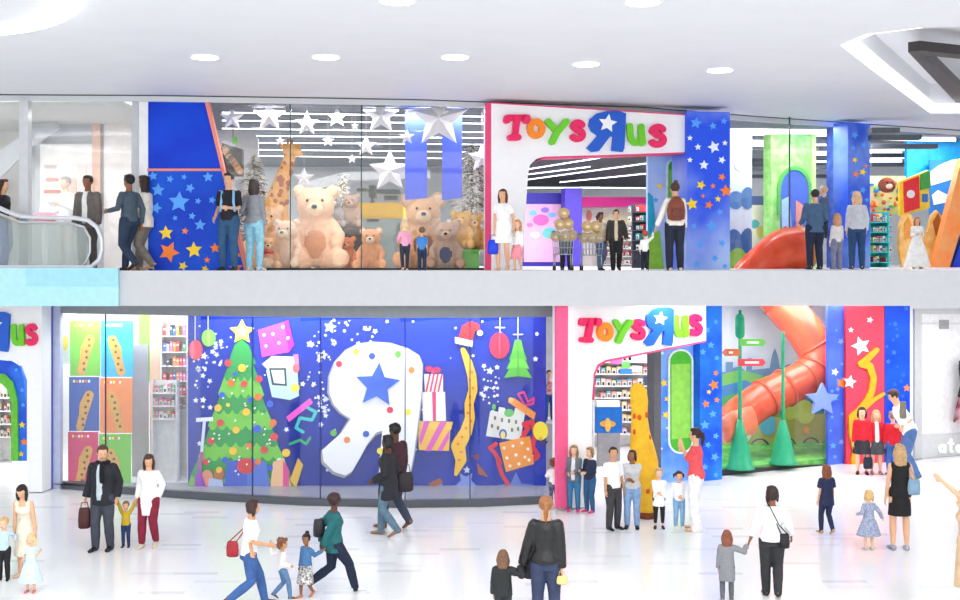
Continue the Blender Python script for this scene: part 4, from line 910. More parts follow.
CREAM = [(240, 225, 180), (235, 205, 140), (245, 240, 225), (225, 150, 130), (120, 170, 200), (236, 180, 190), (210, 190, 150)]
shelf(WQ2, 161, 187, [336, 352, 366, 381, 396, 410], 0, MIX, 'white shelves of small books between the peach panel and the mural', 'small book or pack on the tall shelves left of the mural', 'books left of the mural', 'book', 'book', 8, 3, top=322)
shelf(WQ2, 152, 176, [393, 406, 419], .45, MIX, 'low white display shelves in front of the tall book shelves', 'small pack on the low display left of the mural', 'packs on the low display left of the mural', 'boxed_toy', 'toy', 6, 4, top=380, depth=.25)
WFb = Wall(-60, 26.4, 40, 26.4)
shelf(WFb, -4, 12, [398, 411, 424, 437], 0, [(235, 180, 160), (240, 230, 220), (220, 120, 100), (200, 210, 225)], 'pale shelves of packs seen through the far left arch', 'small pack on the shelves inside the far left arch', 'packs inside the far left arch', 'boxed_toy', 'toy', 5, 5, top=385)
# entrance interior, ground floor
WI = Wall(585, 28.2, 665, 28.6)
shelf(WI, 594, 657, [362, 374, 386, 398, 410, 422, 434], 0, CREAM, 'tall cream shelves of toys filling the back of the ground floor entrance', 'small boxed toy on the shelves at the back of the entrance', 'boxed toys at the back of the entrance', 'boxed_toy', 'toy', 12, 6, top=350, fill=.9)
t = thing('hanging_banner', WI.pt(618, 364, 2), 'row of pink, green and blue hanging signs inside the ground floor entrance', 'banner')
for x0, x1, y0, y1, c in ((611, 622, 358, 364, (225, 110, 170)), (622, 630, 362, 368, (110, 200, 90)), (620, 632, 369, 374, (60, 130, 220)), (632, 650, 355, 361, (190, 205, 235)), (632, 642, 366, 372, (245, 245, 245))):
    b = MB(); WI.rect(b, x0, y0, x1, y1, M(c, .5), 2.0, .05); b.build('sign_board', t)
for xx in (614, 646):
    b = MB(); hk = WI.pt(xx, 358, 2.0); b.tube([hk, Vector((hk.x, hk.y, 3.64))], .006, M((180, 180, 184), .4), 5); b.build('hanging_wire', t)
t = thing('information_kiosk', WI.pt(608, 480, 2.4), 'blue kiosk panel with a golden shape inside the ground floor entrance', 'kiosk')
b = MB(); WI.rect(b, 596, 407, 622, 433, M((30, 110, 185), .5), 2.4, .1); b.build('blue_panel', t)
b = MB(); WI.rect(b, 597, 401, 620, 407, M((240, 240, 240), .5), 2.4, .12); b.build('panel_top', t)
b = MB(); WI.poly(b, circ(608, 424, 8, 16, 3.5), M((225, 160, 60), .5), 2.5, .02); WI.poly(b, circ(608, 425, 3, 14, 7), M((235, 180, 80), .5), 2.5, .03); b.build('golden_shape', t)
b = MB(); WI.rect(b, 598, 433, 620, 490, M((150, 145, 140), .5, .05), 2.4, .1); b.build('stand', t)
# plain padded display figure standing in at the entrance
p = pw(645, 520, floorD(519)); Dm = p.y; s_ = F / Dm
def mp(px, py, dd=0): return pw(px, py, Dm + dd)
t = thing('padded_column', Vector((p.x, Dm, 0)), 'tall yellow padded display column with orange patches among the children at the entrance', 'display')
YF = M((248, 190, 50), .9, .06, 6., kind='fur'); OP = M((225, 95, 35), .9, .05, kind='fur')
b = MB()
b.loft([(Vector((cx_(x, Dm), Dm + .1, mp(x, y).z)), Vector((r_ / s_, 0, 0)), Vector((0, r_ * .85 / s_, 0))) for x, y, r_ in ((648, 519, 7), (648, 505, 7.5), (647, 492, 10), (646, 478, 13.5), (645, 462, 14), (643, 448, 12.5), (641, 432, 9.5), (640, 416, 8), (640, 402, 9), (639, 390, 8.5), (638, 384, 4))], YF, 20)
b.build('padded_body', t, True) if False else b.build('padded_body', t)
b = MB(); R_ = random.Random(5)
for k in range(18):
    y = R_.uniform(415, 495); rr = np.interp(y, [398, 412, 445, 470, 500], [7.5, 8.5, 11, 13, 10]); a = R_.uniform(-1.2, 1.2)
    x = 641 + (y - 440) * .05 + rr * math.sin(a) * .98; d = -rr * .85 * math.cos(a) / s_ * .98
    b.ell(Vector((cx_(x, Dm), Dm + .1 + d, mp(x, y).z)), (.04, .02, .05), OP, Matrix.Rotation(-a, 3, 'Z'), 8, 6)
b.build('orange_patches', t)
b = MB(); b.tube([Vector((cx_(648, Dm), Dm + .1, z)) for z in (.10, 0.0)], [.12, .16], M((120, 60, 30), .8), 16); b.build('base', t, label='brown base')

# ================================================================ slide window, ground floor
def slwin():
    b = MB(); LB.rect(b, 722, 300, 829, 476, clear); struct('window_12', b)
    b = MB(); LB.rect(b, 722, 470, 845, 490, M((40, 42, 48), .4), .02, .05); b2_ = b; struct('baseboard_2', b)
slwin()
back = Wall(715, 28.0, 850, 28.6)
b = MB(); back.rect(b, 700, 290, 850, 470, M((205, 222, 232), .6, .02, 1.2, rgb2=(176, 200, 220)), 0, .05); struct('wall_slide_room', b)
scn = thing('park_mural', back.pt(770, 450), 'painted park backdrop with sky, city skyline and green hills behind the slide', 'mural')
def bp(name, lst, layer, label=None):
    b = MB()
    for i, (pts, c) in enumerate(lst): back.poly(b, pts, M(c, .5, .03, 5.), .06 + layer * .02, .012 + i * .001)
    b.build(name, scn, label=label)
bp('skyline', [([(722, 372), (726, 372), (726, 362), (733, 362), (733, 368), (740, 366), (746, 372), (748, 358), (752, 358), (752, 370), (770, 368), (772, 356), (775, 348), (778, 356), (780, 368), (790, 364), (800, 372), (824, 370), (824, 400), (722, 400)], (90, 135, 175))], 1)
bp('hills', [([(715, 376), (740, 370), (765, 376), (790, 372), (824, 380), (824, 440), (715, 440)], (110, 185, 90)), ([(715, 388), (745, 380), (772, 392), (800, 400), (824, 394), (824, 440), (715, 440)], (60, 130, 190)), ([(715, 400), (740, 392), (765, 402), (790, 420), (824, 412), (824, 450), (715, 450)], (75, 165, 85))], 2)
bp('wall_base', [([(715, 422), (850, 412), (850, 470), (715, 470)], (170, 175, 90))], 3)
bp('yellow_shapes', [(circ(742, 432, 10, 16, 12), (225, 232, 215)), (circ(805, 412, 10, 16, 12), (190, 215, 90)), (circ(790, 410, 9, 16, 10), (170, 205, 90)), (star(806, 430, 5), (235, 165, 80)), (circ(768, 425, 8, 16, 10), (90, 175, 205)), ([(760, 385), (772, 380), (778, 400), (768, 412)], (225, 225, 140))], 4)
for j, (x, y, r_) in enumerate(((760, 448, 9), (787, 447, 9), (811, 446, 8))):
    t_ = thing('wheel_display', back.pt(x, y + r_, .3), ['grey bicycle wheel on the park backdrop, leftmost of three', 'grey bicycle wheel on the park backdrop, middle of three', 'grey bicycle wheel on the park backdrop, rightmost of three'][j], 'wheel', 'bicycle wheels behind the slide')
    c_ = back.pt(x, y, .3); q = r_ * c_.y / F
    b = MB(); b.tube([c_ + Vector((q * math.cos(a * math.pi / 12), 0, q * math.sin(a * math.pi / 12))) for a in range(24)], .022, M((70, 78, 80), .5), 6, closed=True); b.build('tyre', t_)
    b = MB()
    for a in range(8): b.tube([c_, c_ + Vector((q * math.cos(a * math.pi / 4), 0, q * math.sin(a * math.pi / 4)))], .005, M((150, 155, 160), .4), 4)
    b.build('spokes', t_)
# green play floor
b = MB(); P0 = [LB.pt(722, 482, -.06), LB.pt(828, 470, -.06), back.pt(850, 999, .05), back.pt(700, 999, .05)]
for p in P0: p.z = 0.0
b.prism([p.copy() for p in P0], Vector((0, 0, .12)), M((50, 165, 70), .7, .08, 4., rgb2=(120, 200, 80))); tag(b.build('play_floor'), 'green soft play floor under the slide behind the shop window', 'play floor')
# orange tube slide
def sp_(px, py, D): return pw(px, py, D)
SO = M((226, 74, 40), .25, .03, 3., spec=.5, rgb2=(236, 92, 54))
t = thing('tube_slide', (cx_(790, 26.3), 26.3, .12), 'big orange tube slide zigzagging down behind the ground floor window', 'slide')
path1 = [(764, 280, 27.5), (780, 302, 27.3), (800, 325, 27.1), (815, 347, 27.0)]
path2 = [(815, 347, 27.0), (819, 358, 26.9), (816, 370, 26.8), (806, 378, 26.7)]
path3 = [(806, 378, 26.7), (785, 388, 26.55), (765, 398, 26.4), (745, 412, 26.2), (728, 428, 26.0)]
def sm_path(pts, n=8):
    P = [sp_(*p) for p in pts]; out = []
    for i in range(len(P) - 1):
        a, b_, c, d = P[max(i - 1, 0)], P[i], P[i + 1], P[min(i + 2, len(P) - 1)]
        for k in range(n):
            u = k / n; out.append(.5 * ((2 * b_) + (c - a) * u + (2 * a - 5 * b_ + 4 * c - d) * u * u + (3 * b_ - a - 3 * c + d) * u ** 3))
    out.append(P[-1]); return out
for nm_, pth, rr in (('upper_tube', path1, .42), ('bend_tube', path2, .42), ('lower_tube', path3, .40)):
    b = MB(); b.tube(sm_path(pth), rr, SO, 24); b.build(nm_, t)
b = MB()
for pts, i_, rr in ((path1, 3, .45), (path1, 1, .45), (path3, 1, .44), (path3, 2, .44), (path2, 2, .45)):
    P = [sp_(*q) for q in pts]; d = (P[min(i_ + 1, len(P) - 1)] - P[i_ - 1]).normalized(); b.tube([P[i_] - d * .03, P[i_] + d * .03], rr, M((205, 70, 36), .3), 24)
b.build('joint_flanges', t)
tt = thing('tube_slide', (cx_(728, 25.3), 25.3, .12), 'pale orange open chute end of the slide at lower left of the window', 'slide')
b = MB(); b.tube([sp_(752, 420, 25.2), sp_(735, 424, 25.0), sp_(722, 432, 24.8)], [.30, .28, .26], M((232, 120, 84), .3), 18, flat=.6); b.build('chute', tt)
# green posts with direction boards
for j, (x, yt, yb, D, lab) in enumerate(((740, 310, 468, 24.75, 'tall green post with coloured arrow boards left in the slide window'), (783, 332, 464, 25.35, 'green post with a flared foot in the middle of the slide window'))):
    base = pw(x, yb, D); base.z = .12; t = thing('green_post', base, lab, 'post'); G = M((30, 160, 115), .4, .03)
    top = pw(x, yt, D); b = MB(); b.tube([base, top], [.045, .035], G, 12); b.build('pole', t)
    b = MB(); zt = pw(x, 425, D).z; b.loft([(Vector((base.x, D, base.z + h)), Vector((r_, 0, 0)), Vector((0, r_, 0))) for h, r_ in ((0, .30), (.03, .30), (.06, .26), (zt * .6, .15), (zt, .05))], G, 18); b.build('flared_foot', t)
    if j == 0:
        for (x0, x1, y0, c, nm_, la) in ((740, 766, 339, (110, 200, 80), 'arrow_board', 'green arrow board'), (722, 740, 349, (215, 110, 60), 'arrow_board', 'orange arrow board'), (738, 766, 359, (225, 70, 80), 'arrow_board', 'red arrow board')):
            b = MB(); pts = [(x0, y0), (x1 - 3, y0), (x1, y0 + 3.5), (x1 - 3, y0 + 7), (x0, y0 + 7)] if x0 > 730 else [(x0 + 3, y0), (x1, y0), (x1, y0 + 7), (x0 + 3, y0 + 7), (x0, y0 + 3.5)]
            b.prism([pw(a, c_, D - .06) for a, c_ in pts], Vector((0, .03, 0)), M(c, .5)); b.prism([pw(a, c_, D - .07) for a, c_ in ((x0 + 7, y0 + 2.4), (x1 - 7, y0 + 2.4), (x1 - 7, y0 + 4.6), (x0 + 7, y0 + 4.6))], Vector((0, .01, 0)), M((240, 240, 235), .5)); b.build(nm_, t, label=la)
        b = MB(); b.tube([pw(740, 318, D), pw(740, 334, D)], [.1, .1], G, 12, ends=True); b.build('lantern', t)
# starry violet blue column at the right end of the slide window
starry(LB, 'starry_column', 'violet blue column with a large pale star right of the slide', 'column', [(828, 300), (846, 300), (846, 470), (828, 470)], M((52, 84, 205), .4, 0, 1., rgb2=(86, 120, 225)), field(828, 845, 312, 460, 13, 21, [LSTAR, LSTAR, M((120, 150, 235), .5, 0)], (1.6, 3.6)) + [(842, 383, 6, OSTAR), (835, 372, 4, WSTAR)], .07, .02)
b = MB(); WS_ = LB; WS_.poly(b, star(823, 400, 17, 0, .48), M((125, 150, 228), .45, .02), .12, .06); tag(b.build('hanging_star'), 'large pale blue star hanging by the violet column', 'star')

# ================================================================ upper floor interior
WU = Wall(500, 30.5, 700, 31.5, UP)
b = MB(); b.prism([Vector((cx_(520, 24), 24.2, 6.62)), Vector((cx_(655, 24), 24.6, 6.62)), Vector((cx_(660, 34), 34, 6.4)), Vector((cx_(515, 34), 34, 6.4))], Vector((0, 0, .05)), M((52, 54, 60), .7, .05)); struct('ceiling_entrance', b)
t = thing('ceiling_strip_lights', (cx_(590, 28), 28, 6.5), 'thin crossing white light lines on the dark entrance ceiling', 'light')
for (x0, y0, x1, y1) in ((527, 168, 625, 156), (527, 176, 650, 163), (527, 182, 650, 188), (560, 178, 650, 171), (527, 190, 600, 182), (580, 182, 650, 192), (527, 172, 590, 166)):
    def q_(px, py):
        D = (6.60 - CZ - .05) * F / (HY - py); D = min(max(D, 24.6), 33.5); return Vector((cx_(px, D), D, 6.60 - (D - 24.3) * .0225))
    b = MB(); b.tube([q_(x0, y0), q_(x1, y1)], .014, emis((235, 240, 250), 2.5), 6); b.build('light_strip', t)
panel(WU, 'partition', 520, 193, 570, 272, (70, 60, 185), 'purple partition with a pink poster behind the upper entrance', off=0, th=.1)
b_ = panel(WU, 'partition', 565, 188, 582, 272, (92, 72, 200), 'purple upright at the end of the purple partition', off=.3, th=.4)
t = panel(WU, 'toy_poster', 524, 204, 567, 262, (246, 190, 222), 'pink poster with pastel shapes on the purple partition', 'poster', off=.12, th=.03)
b = MB()
for x, y, r_, c in ((541, 220, 8, (235, 110, 190)), (533, 213, 4, (130, 200, 240)), (545, 210, 4, (160, 130, 230)), (552, 215, 3.6, (130, 200, 240)), (541, 220, 4.5, (250, 240, 250)), (556, 222, 3, (250, 160, 210)), (550, 233, 8, (120, 215, 205)), (535, 235, 5, (250, 225, 240)), (530, 225, 3, (250, 130, 190))): WU.poly(b, circ(x, y, r_, 14, r_ * .7), M(c, .5, 0), .15, .01 + r_ * .0005 + (x % 7) * .001)
b.build('pastel_shapes', t)
panel(WU, 'fascia_board', 582, 197, 646, 207, (190, 20, 120), 'magenta fascia board across the back of the upper entrance', off=.5, th=.1)
t = panel(WU, 'wall_panel', 582, 207, 648, 272, (240, 226, 220), 'pale wall with faint pink pictures at the back of the upper entrance', off=-.1, th=.1)
b = MB(); WU.poly(b, circ(589, 216, 3, 12, 6), M((240, 140, 130), .5), 0, .01); WU.rect(b, 600, 214, 640, 224, M((250, 235, 200), .5), 0, .01); b.build('faint_pictures', t)
shelf(WU, 600, 641, [232, 240, 248, 256, 264], .15, [(205, 90, 110), (235, 225, 220), (230, 160, 170), (150, 60, 80)], 'low shelves of red and white packs behind the couple upstairs', 'small red or white pack on the low shelves behind the upper entrance', 'packs on the low shelves of the upper entrance', 'boxed_toy', 'toy', 7, 9, top=225, depth=.2)
WV = Wall(628, 26.8, 648, 26.0, UP)
shelf(WV, 632, 648, [212, 221, 230, 240, 250], 0, [(50, 60, 80), (90, 190, 195), (215, 60, 70), (240, 240, 240), (70, 160, 170)], 'dark toy stand with teal packs right of the couple upstairs', 'small teal or dark pack on the stand inside the upper entrance', 'packs on the upper entrance stand', 'boxed_toy', 'toy', 4, 10, top=204, board=(60, 65, 75), back=(70, 110, 130))
def plush(name, px, py, hpx, D, col, label, z0=0., face=180., belly=None, ear=1., pad=None, tilt=0, bow=None, group=None, muzzle=None, simple=False, cat='plush bear'):
    """a seated plush bear: head, ears, muzzle, body, two arms, two legs with pads; hpx its height, py its base row"""
    s = F / D; H = hpx / s; p = Vector((cx_(px, D), D, z0)); t = thing(name, p, label, cat, group, rz=math.radians(face + 180))
    fm_ = M(col, .95, .06, 18., kind='fur'); b = MB(); lt = M(muzzle or tuple(min(255, int(v * 1.08 + 10)) for v in col), .95, .04, 18., kind='fur')
    q = lambda x, y, z: Vector((x, y, z)) * H
    b.ell(q(0, 0, .30), (.24 * H, .2 * H, .29 * H), fm_); b.ell(q(0, -.03, .5), (.17 * H, .15 * H, .15 * H), fm_)
    b.ell(q(0, -.04, .74), (.225 * H, .2 * H, .21 * H), fm_)
    for sd in (-1, 1):
        b.ell(q(sd * .19, .0, .90), (.085 * H * ear, .05 * H, .09 * H * ear), fm_)
        b.tube([q(sd * .17, -.02, .52), q(sd * .27, -.1, .38), q(sd * .25, -.2, .28)], [.085 * H, .08 * H, .075 * H], fm_, 12, ends=True)
        b.tube([q(sd * .14, -.05, .12), q(sd * .24, -.2, .12), q(sd * .29, -.34, .13)], [.13 * H, .12 * H, .115 * H], fm_, 12, ends=True)
    b.build('plush_body', t, True, voxel=.022 * H, smooth=3, noise=.01 * H, decim=.6, seed=px)
    b = MB(); b.ell(q(0, -.22, .69), (.1 * H, .09 * H, .08 * H), lt); b.build('muzzle', t, True)
    b = MB(); dk = M((28, 20, 18), .25, 0); b.ell(q(0, -.305, .715), (.035 * H, .025 * H, .026 * H), dk); b.build('nose', t, True)
    for sd in (-1, 1):
        b = MB(); b.ell(q(sd * .085, -.215, .79), .018 * H, dk, None, 10, 8); b.build('eye', t, True)
        if not simple:
            b = MB(); b.ell(q(sd * .19, -.035, .90), (.055 * H * ear, .03 * H, .06 * H * ear), lt, None, 12, 8); b.build('inner_ear', t, True)
            b = MB(); b.ell(q(sd * .295, -.435, .135), (.085 * H, .03 * H, .09 * H), M(pad or tuple(min(255, int(v * 1.05 + 8)) for v in col), .9, .03), None, 14, 8); b.build('foot_pad', t, True)
    if belly:
        b = MB(); b.ell(q(0, -.06, .30), (.17 * H, .16 * H, .22 * H), M(belly, .95, .05, 20., kind='fur')); b.build('belly', t, True)
    if bow:
        b = MB()
        for sd in (-1, 1): b.ell(q(sd * .09, -.17, .52), (.09 * H, .03 * H, .055 * H), M(bow, .7), None, 12, 8)
        b.ell(q(0, -.19, .52), .035 * H, M(bow, .7), None, 10, 8); b.build('bow', t, True)
    return t
ZU = UP
BE = (240, 196, 160)
plush('plush_bear', 316, 271, 86, 23.9, (240, 198, 162), 'giant peach coloured plush bear sitting in the upper shop window', ZU, 184, belly=(222, 160, 120), group=None)
plush('plush_bear', 287, 271, 52, 22.75, (242, 204, 172), 'small pale plush bear leaning against the lap of the giant bear', ZU, 170)
plush('plush_bear', 371, 271, 43, 23.0, (228, 160, 110), 'light brown plush bear sitting right of the giant bear', ZU, 180, muzzle=(250, 225, 195))
plush('plush_bear', 423, 271, 76, 24.0, (214, 166, 124), 'large shaggy brown plush bear behind the two children', ZU, 184, ear=1.3, belly=(150, 95, 60), muzzle=(238, 205, 170))
plush('plush_bear', 268, 271, 34, 22.6, (236, 180, 130), 'small tan plush bear at the left foot of the giant bear', ZU, 190, bow=(225, 50, 90))
plush('plush_bear', 267, 271, 66, 24.5, (232, 186, 138), 'tan plush bear sitting in the left corner behind the smaller bear', ZU, 185)
plush('plush_bear', 347, 271, 34, 23.9, (200, 120, 70), 'dark orange plush bear half hidden behind the giant bear', ZU, 175)
gb = thing('display_box', (cx_(465, 23.2), 23.2, ZU), 'bright green display box with two teddies on it beside the white tree', 'box')
b = MB(); H_ = 17 * 23.2 / F; b.box(cx_(451, 23.2), cx_(479, 23.2), 23.0, 23.5, ZU, ZU + H_ + .05, M((95, 190, 50), .6, .04)); b.build('box_body', gb)
b = MB(); b.box(cx_(450, 23.2), cx_(480, 23.2), 22.98, 23.52, ZU + H_ + .03, ZU + H_ + .06, M((120, 205, 70), .5)); b.build('box_lid', gb)
plush('plush_bear', 461, 255, 40, 23.2, (226, 172, 84), 'golden teddy on the green display box, left one', ZU + H_ + .06, 172)
plush('plush_bear', 473, 255, 37, 23.35, (216, 166, 92), 'golden teddy on the green display box, right one', ZU + H_ + .06, 190)
plush('plush_koala', 446, 271, 50, 22.9, (176, 140, 116), 'brown plush in dark blue clothes between the large bear and the green box', ZU, 180, ear=1.4, belly=(30, 36, 90), cat='plush toy')
shelfb = thing('display_plinth', (cx_(345, 24.4), 24.4, ZU), 'dark plinth with grey plush animals behind the giant bear', 'plinth')
b = MB(); b.box(cx_(326, 24.4), cx_(366, 24.4), 24.2, 24.9, ZU, ZU + .78, M((60, 42, 34), .7, .2)); b.build('plinth_block', shelfb)
b = MB(); b.box(cx_(325, 24.4), cx_(367, 24.4), 24.15, 24.95, ZU + .78, ZU + .82, M((84, 62, 50), .6, .1)); b.build('plinth_top', shelfb)
plush('plush_cat', 334, 235, 36, 24.5, (172, 170, 172), 'grey plush cat on the dark plinth beside the giant bear', ZU + .82, 180, ear=.9, cat='plush toy', muzzle=(245, 245, 245))
plush('plush_rabbit', 351, 233, 36, 24.5, (190, 160, 140), 'taupe plush animal on the dark plinth, right of the grey cat', ZU + .82, 175, cat='plush toy')
# plush giraffe, a plain animal
t = thing('plush_giraffe', (cx_(277, 24.9), 24.9, ZU), 'tall spotted plush giraffe behind the left end of the bears', 'plush giraffe')
GF = M((232, 170, 88), .95, .05, kind='fur'); GS = M((176, 92, 36), .9, .05)
def gp(px, py, dd=0): return pw(px, py, 24.9 + dd)
b = MB(); b.tube([gp(272, 248), gp(274, 230), gp(276, 205), gp(281, 185), gp(287, 165), gp(291, 153)], [.36, .34, .26, .18, .13, .12], GF, 16, ends=True)
b.tube([gp(289, 150), gp(294, 150, -.1), gp(299, 153, -.2)], [.14, .12, .085], GF, 12, ends=True)
for dx in (-8, 8): b.tube([gp(272 + dx, 245), gp(272 + dx, 271)], [.12, .09], GF, 10, ends=True)
for x in (284, 297): b.ell(gp(x, 146), (.1, .04, .05), GF)
b.build('plush_body', t, voxel=.03, smooth=2, noise=.01, decim=.6)
for x in (288, 292):
    b = MB(); b.tube([gp(x, 146), gp(x, 140)], .022, GS, 8, ends=True); b.build('horn', t)
b = MB(); R_ = random.Random(2)
for k in range(46):
    u = R_.random(); px_ = np.interp(u, [0, .3, .55, .8, 1], [291, 287, 281, 276, 273]); py_ = np.interp(u, [0, .3, .55, .8, 1], [153, 168, 187, 208, 240]); rr = np.interp(u, [0, .3, .55, .8, 1], [.11, .13, .18, .26, .34]); a = R_.uniform(-1.3, 1.3)
    c_ = gp(px_, py_); b.ell(c_ + Vector((rr * math.sin(a), -rr * math.cos(a) - .0, 0)), (.05, .02, .055), GS, Matrix.Rotation(a, 3, 'Z'), 8, 5)
b.build('spots', t)
b = MB(); b.ell(gp(293, 148, -.13), .022, M((20, 15, 12), .3, 0)); b.build('eye', t)
# flocked trees
def flock_tree(px, D, ytop, hw, label, seed, n=1500):
    top = pw(px, ytop, D).z; Hh = top - ZU; t = thing('flocked_tree', (cx_(px, D), D, ZU), label, 'christmas tree')
    b = MB(); c0 = Vector((cx_(px, D), D, ZU)); b.tube([c0, c0 + Vector((0, 0, Hh * .95))], [.06, .02], M((90, 64, 46), .8), 8); b.build('trunk', t)
    b = MB(); R_ = random.Random(seed); ms = [M((246, 244, 240), .8, 0), M((225, 218, 208), .8, 0), M((150, 138, 120), .8, 0), M((84, 72, 58), .8, 0)]
    W2 = hw * D / F
    for k in range(n):
        u = R_.random() ** .75; z = .12 * Hh + (1 - u) * Hh * .86; rr = W2 * u * R_.uniform(.45, 1.05) * (1 + .15 * math.sin(u * 28)); a = R_.uniform(0, 6.283)
        p = c0 + Vector((rr * math.cos(a), rr * math.sin(a), z)); d = Vector((math.cos(a), math.sin(a), R_.uniform(-.5, .1))).normalized(); w_ = d.cross(Vector((0, 0, 1))).normalized() * R_.uniform(.02, .045); l_ = d * R_.uniform(.08, .2); upv = Vector((0, 0, R_.uniform(.01, .03)))
        b.add([p - w_, p + w_, p + l_ * .9 + w_ * .3, p + l_ - upv, p + l_ * .9 - w_ * .3, p + upv + l_ * .3], [(0, 1, 5), (1, 2, 5), (2, 3, 5), (3, 4, 5), (4, 0, 5), (0, 4, 3, 2, 1)], ms[R_.choices((0, 1, 2, 3), (5, 4, 2, 1.6))[0]])
    b.build('foliage', t)
    b = MB()
    for k in range(26):
        u = R_.random() ** .7; a = R_.uniform(3.3, 6.1); rr = W2 * u * 1.0; b.ell(c0 + Vector((rr * math.cos(a), rr * math.sin(a), .12 * Hh + (1 - u) * Hh * .86)), .035, M([(190, 150, 100), (235, 235, 240), (120, 60, 50)][k % 3], .3, 0), None, 8, 6)
    b.build('baubles', t); return t
flock_tree(254, 26.0, 152, 26, 'white flocked Christmas tree behind the two shoppers beside the starry panel', 1)
flock_tree(472, 25.1, 142, 28, 'tall white flocked Christmas tree at the right end of the bear window', 2, 2000)
flock_tree(343, 29.5, 172, 14, 'small white tree far behind the giant bear', 3, 700)
# yellow toy counter
t = thing('toy_counter', (cx_(383, 27), 27, ZU), 'yellow fronted counter with dark gear on top behind the bears', 'counter')
b = MB(); b.box(cx_(357, 27), cx_(404, 27), 26.8, 27.8, pw(0, 219, 27).z, pw(0, 203, 27).z, M((250, 196, 30), .5, .03)); b.build('yellow_front', t)
b = MB(); b.box(cx_(355, 27), cx_(405, 27), 26.75, 27.8, ZU, pw(0, 219, 27).z, M((150, 165, 160), .5, .05)); b.build('base_cabinet', t)
b = MB()
for x0, x1, y0, y1 in ((358, 368, 189, 192), (370, 376, 186, 198), (378, 400, 190, 194), (372, 374, 196, 203), (385, 398, 196, 200), (368, 380, 219.5, 222)): b.box(cx_(x0, 27), cx_(x1, 27), 26.7, 27.2, pw(0, y1, 27).z, pw(0, y0, 27).z, M((38, 42, 48), .5, .1))
b.build('dark_gear', t)
t = thing('service_desk', (cx_(345, 33), 33, ZU), 'long white service desk and canopy far back in the upper shop', 'desk')
b = MB(); b.prism([pw(300, 183, 33), pw(345, 172, 33), pw(430, 170, 33), pw(430, 178, 33), pw(350, 180, 33), pw(300, 194, 33)], Vector((0, 1, 0)), M((246, 246, 248), .5)); b.build('canopy', t)
b = MB(); b.box(cx_(300, 33), cx_(440, 33), 33, 33.6, ZU, pw(0, 205, 33).z, M((225, 228, 232), .5)); b.build('desk_front', t)
# blue banners
for x0, x1, lab in ((405, 427, 'left of the two blue hanging banners in the bear window'), (442, 462, 'right of the two blue hanging banners in the bear window')):
    t = thing('blue_banner', pw((x0 + x1) / 2, 200, 23.0), 'tall plain ' + lab, 'banner', 'blue banners behind the bears')
    b = MB(); b.prism([pw(x0, 108 if x0 > 430 else 108, 23.0), pw(x1, 108, 23.0), pw(x1, 198, 23.0), pw(x0, 200, 23.0)], Vector((0, .04, 0)), M((66, 92, 226), .6, .03, 2.)); b.build('cloth', t)
    b = MB(); b.box(cx_(x0 - 1, 23.0), cx_(x1 + 1, 23.0), 22.98, 23.05, 7.27, 7.32, M((200, 200, 206), .4)); b.build('rail', t)
# hanging white stars
wh = M((232, 230, 236), .6, .01)
def star3d(px, py, r, D, label, rot=0.):
    R_ = r * D / F; c_ = pw(px, py, D); t = thing('hanging_star', c_, label, 'star', 'white paper stars in the bear window'); b = MB(); o2 = [(q[0], q[1]) for q in star(0, 0, R_, rot, .46)]
    vs = [c_ + Vector((x, 0, -y)) for x, y in o2] + [c_ + Vector((0, -.3 * R_, 0)), c_ + Vector((0, .3 * R_, 0))]; n = len(o2)
    b.add(vs, [(i, (i + 1) % n, n) for i in range(n)] + [((i + 1) % n, i, n + 1) for i in range(n)], wh); b.build('paper_star', t)
    b = MB(); b.tube([c_ + Vector((0, 0, R_ * .9)), Vector((c_.x, c_.y, 7.34))], .003, M((200, 200, 205), .5, 0), 4); b.build('thread', t)
for px, py, r, D, lab in ((269.5, 116, 17, 22.9, 'large white paper star hanging at the left, above the plush giraffe'), (307, 124, 12.5, 22.9, 'medium white paper star right of the one above the plush giraffe'), (337, 117, 11, 23.1, 'medium white paper star near the top, left of the window seam'), (328, 141, 6.5, 23.5, 'small white paper star under the medium one left of the seam'), (381, 116, 19, 22.8, 'large white paper star between the seam and the left blue banner'), (366, 146, 11, 23.3, 'medium white paper star below the large one left of the banners'), (407, 137, 8, 22.85, 'small white paper star touching the left edge of the left blue banner'), (439, 119, 30, 22.78, 'largest white paper star, hanging in front of both blue banners'), (390, 171, 22, 23.6, 'large white paper star hanging low above the yellow counter'), (482, 158, 15, 23.0, 'white paper star on the right-hand flocked tree'), (352, 159, 5, 23.6, 'tiny white paper star over the small far tree'), (304, 178, 11, 24.6, 'white paper star just behind the head of the giant bear'), (280, 141, 5, 23.4, 'tiny white paper star above the horns of the plush giraffe'), (355, 126, 4, 23.4, 'tiny white paper star beside the window seam'), (232, 118, 13, 23.2, 'white paper star next to the slanted blue panel'), (444, 112, 6, 22.7, 'small white paper star at the very top, over the banners')): star3d(px, py, r, D, lab)
t = thing('white_partition', (cx_(230, 27), 27, ZU), 'pale partition wall behind the flocked tree, left in the bear window', 'partition')
b = MB(); b.prism([pw(214, 104, 27.0), pw(240, 106, 27.0), pw(258, 140, 27.0), pw(258, 272, 27.0), pw(225, 272, 27.0)], Vector((0, .1, 0)), M((214, 212, 214), .6, .03)); b.build('wall_sheet', t)
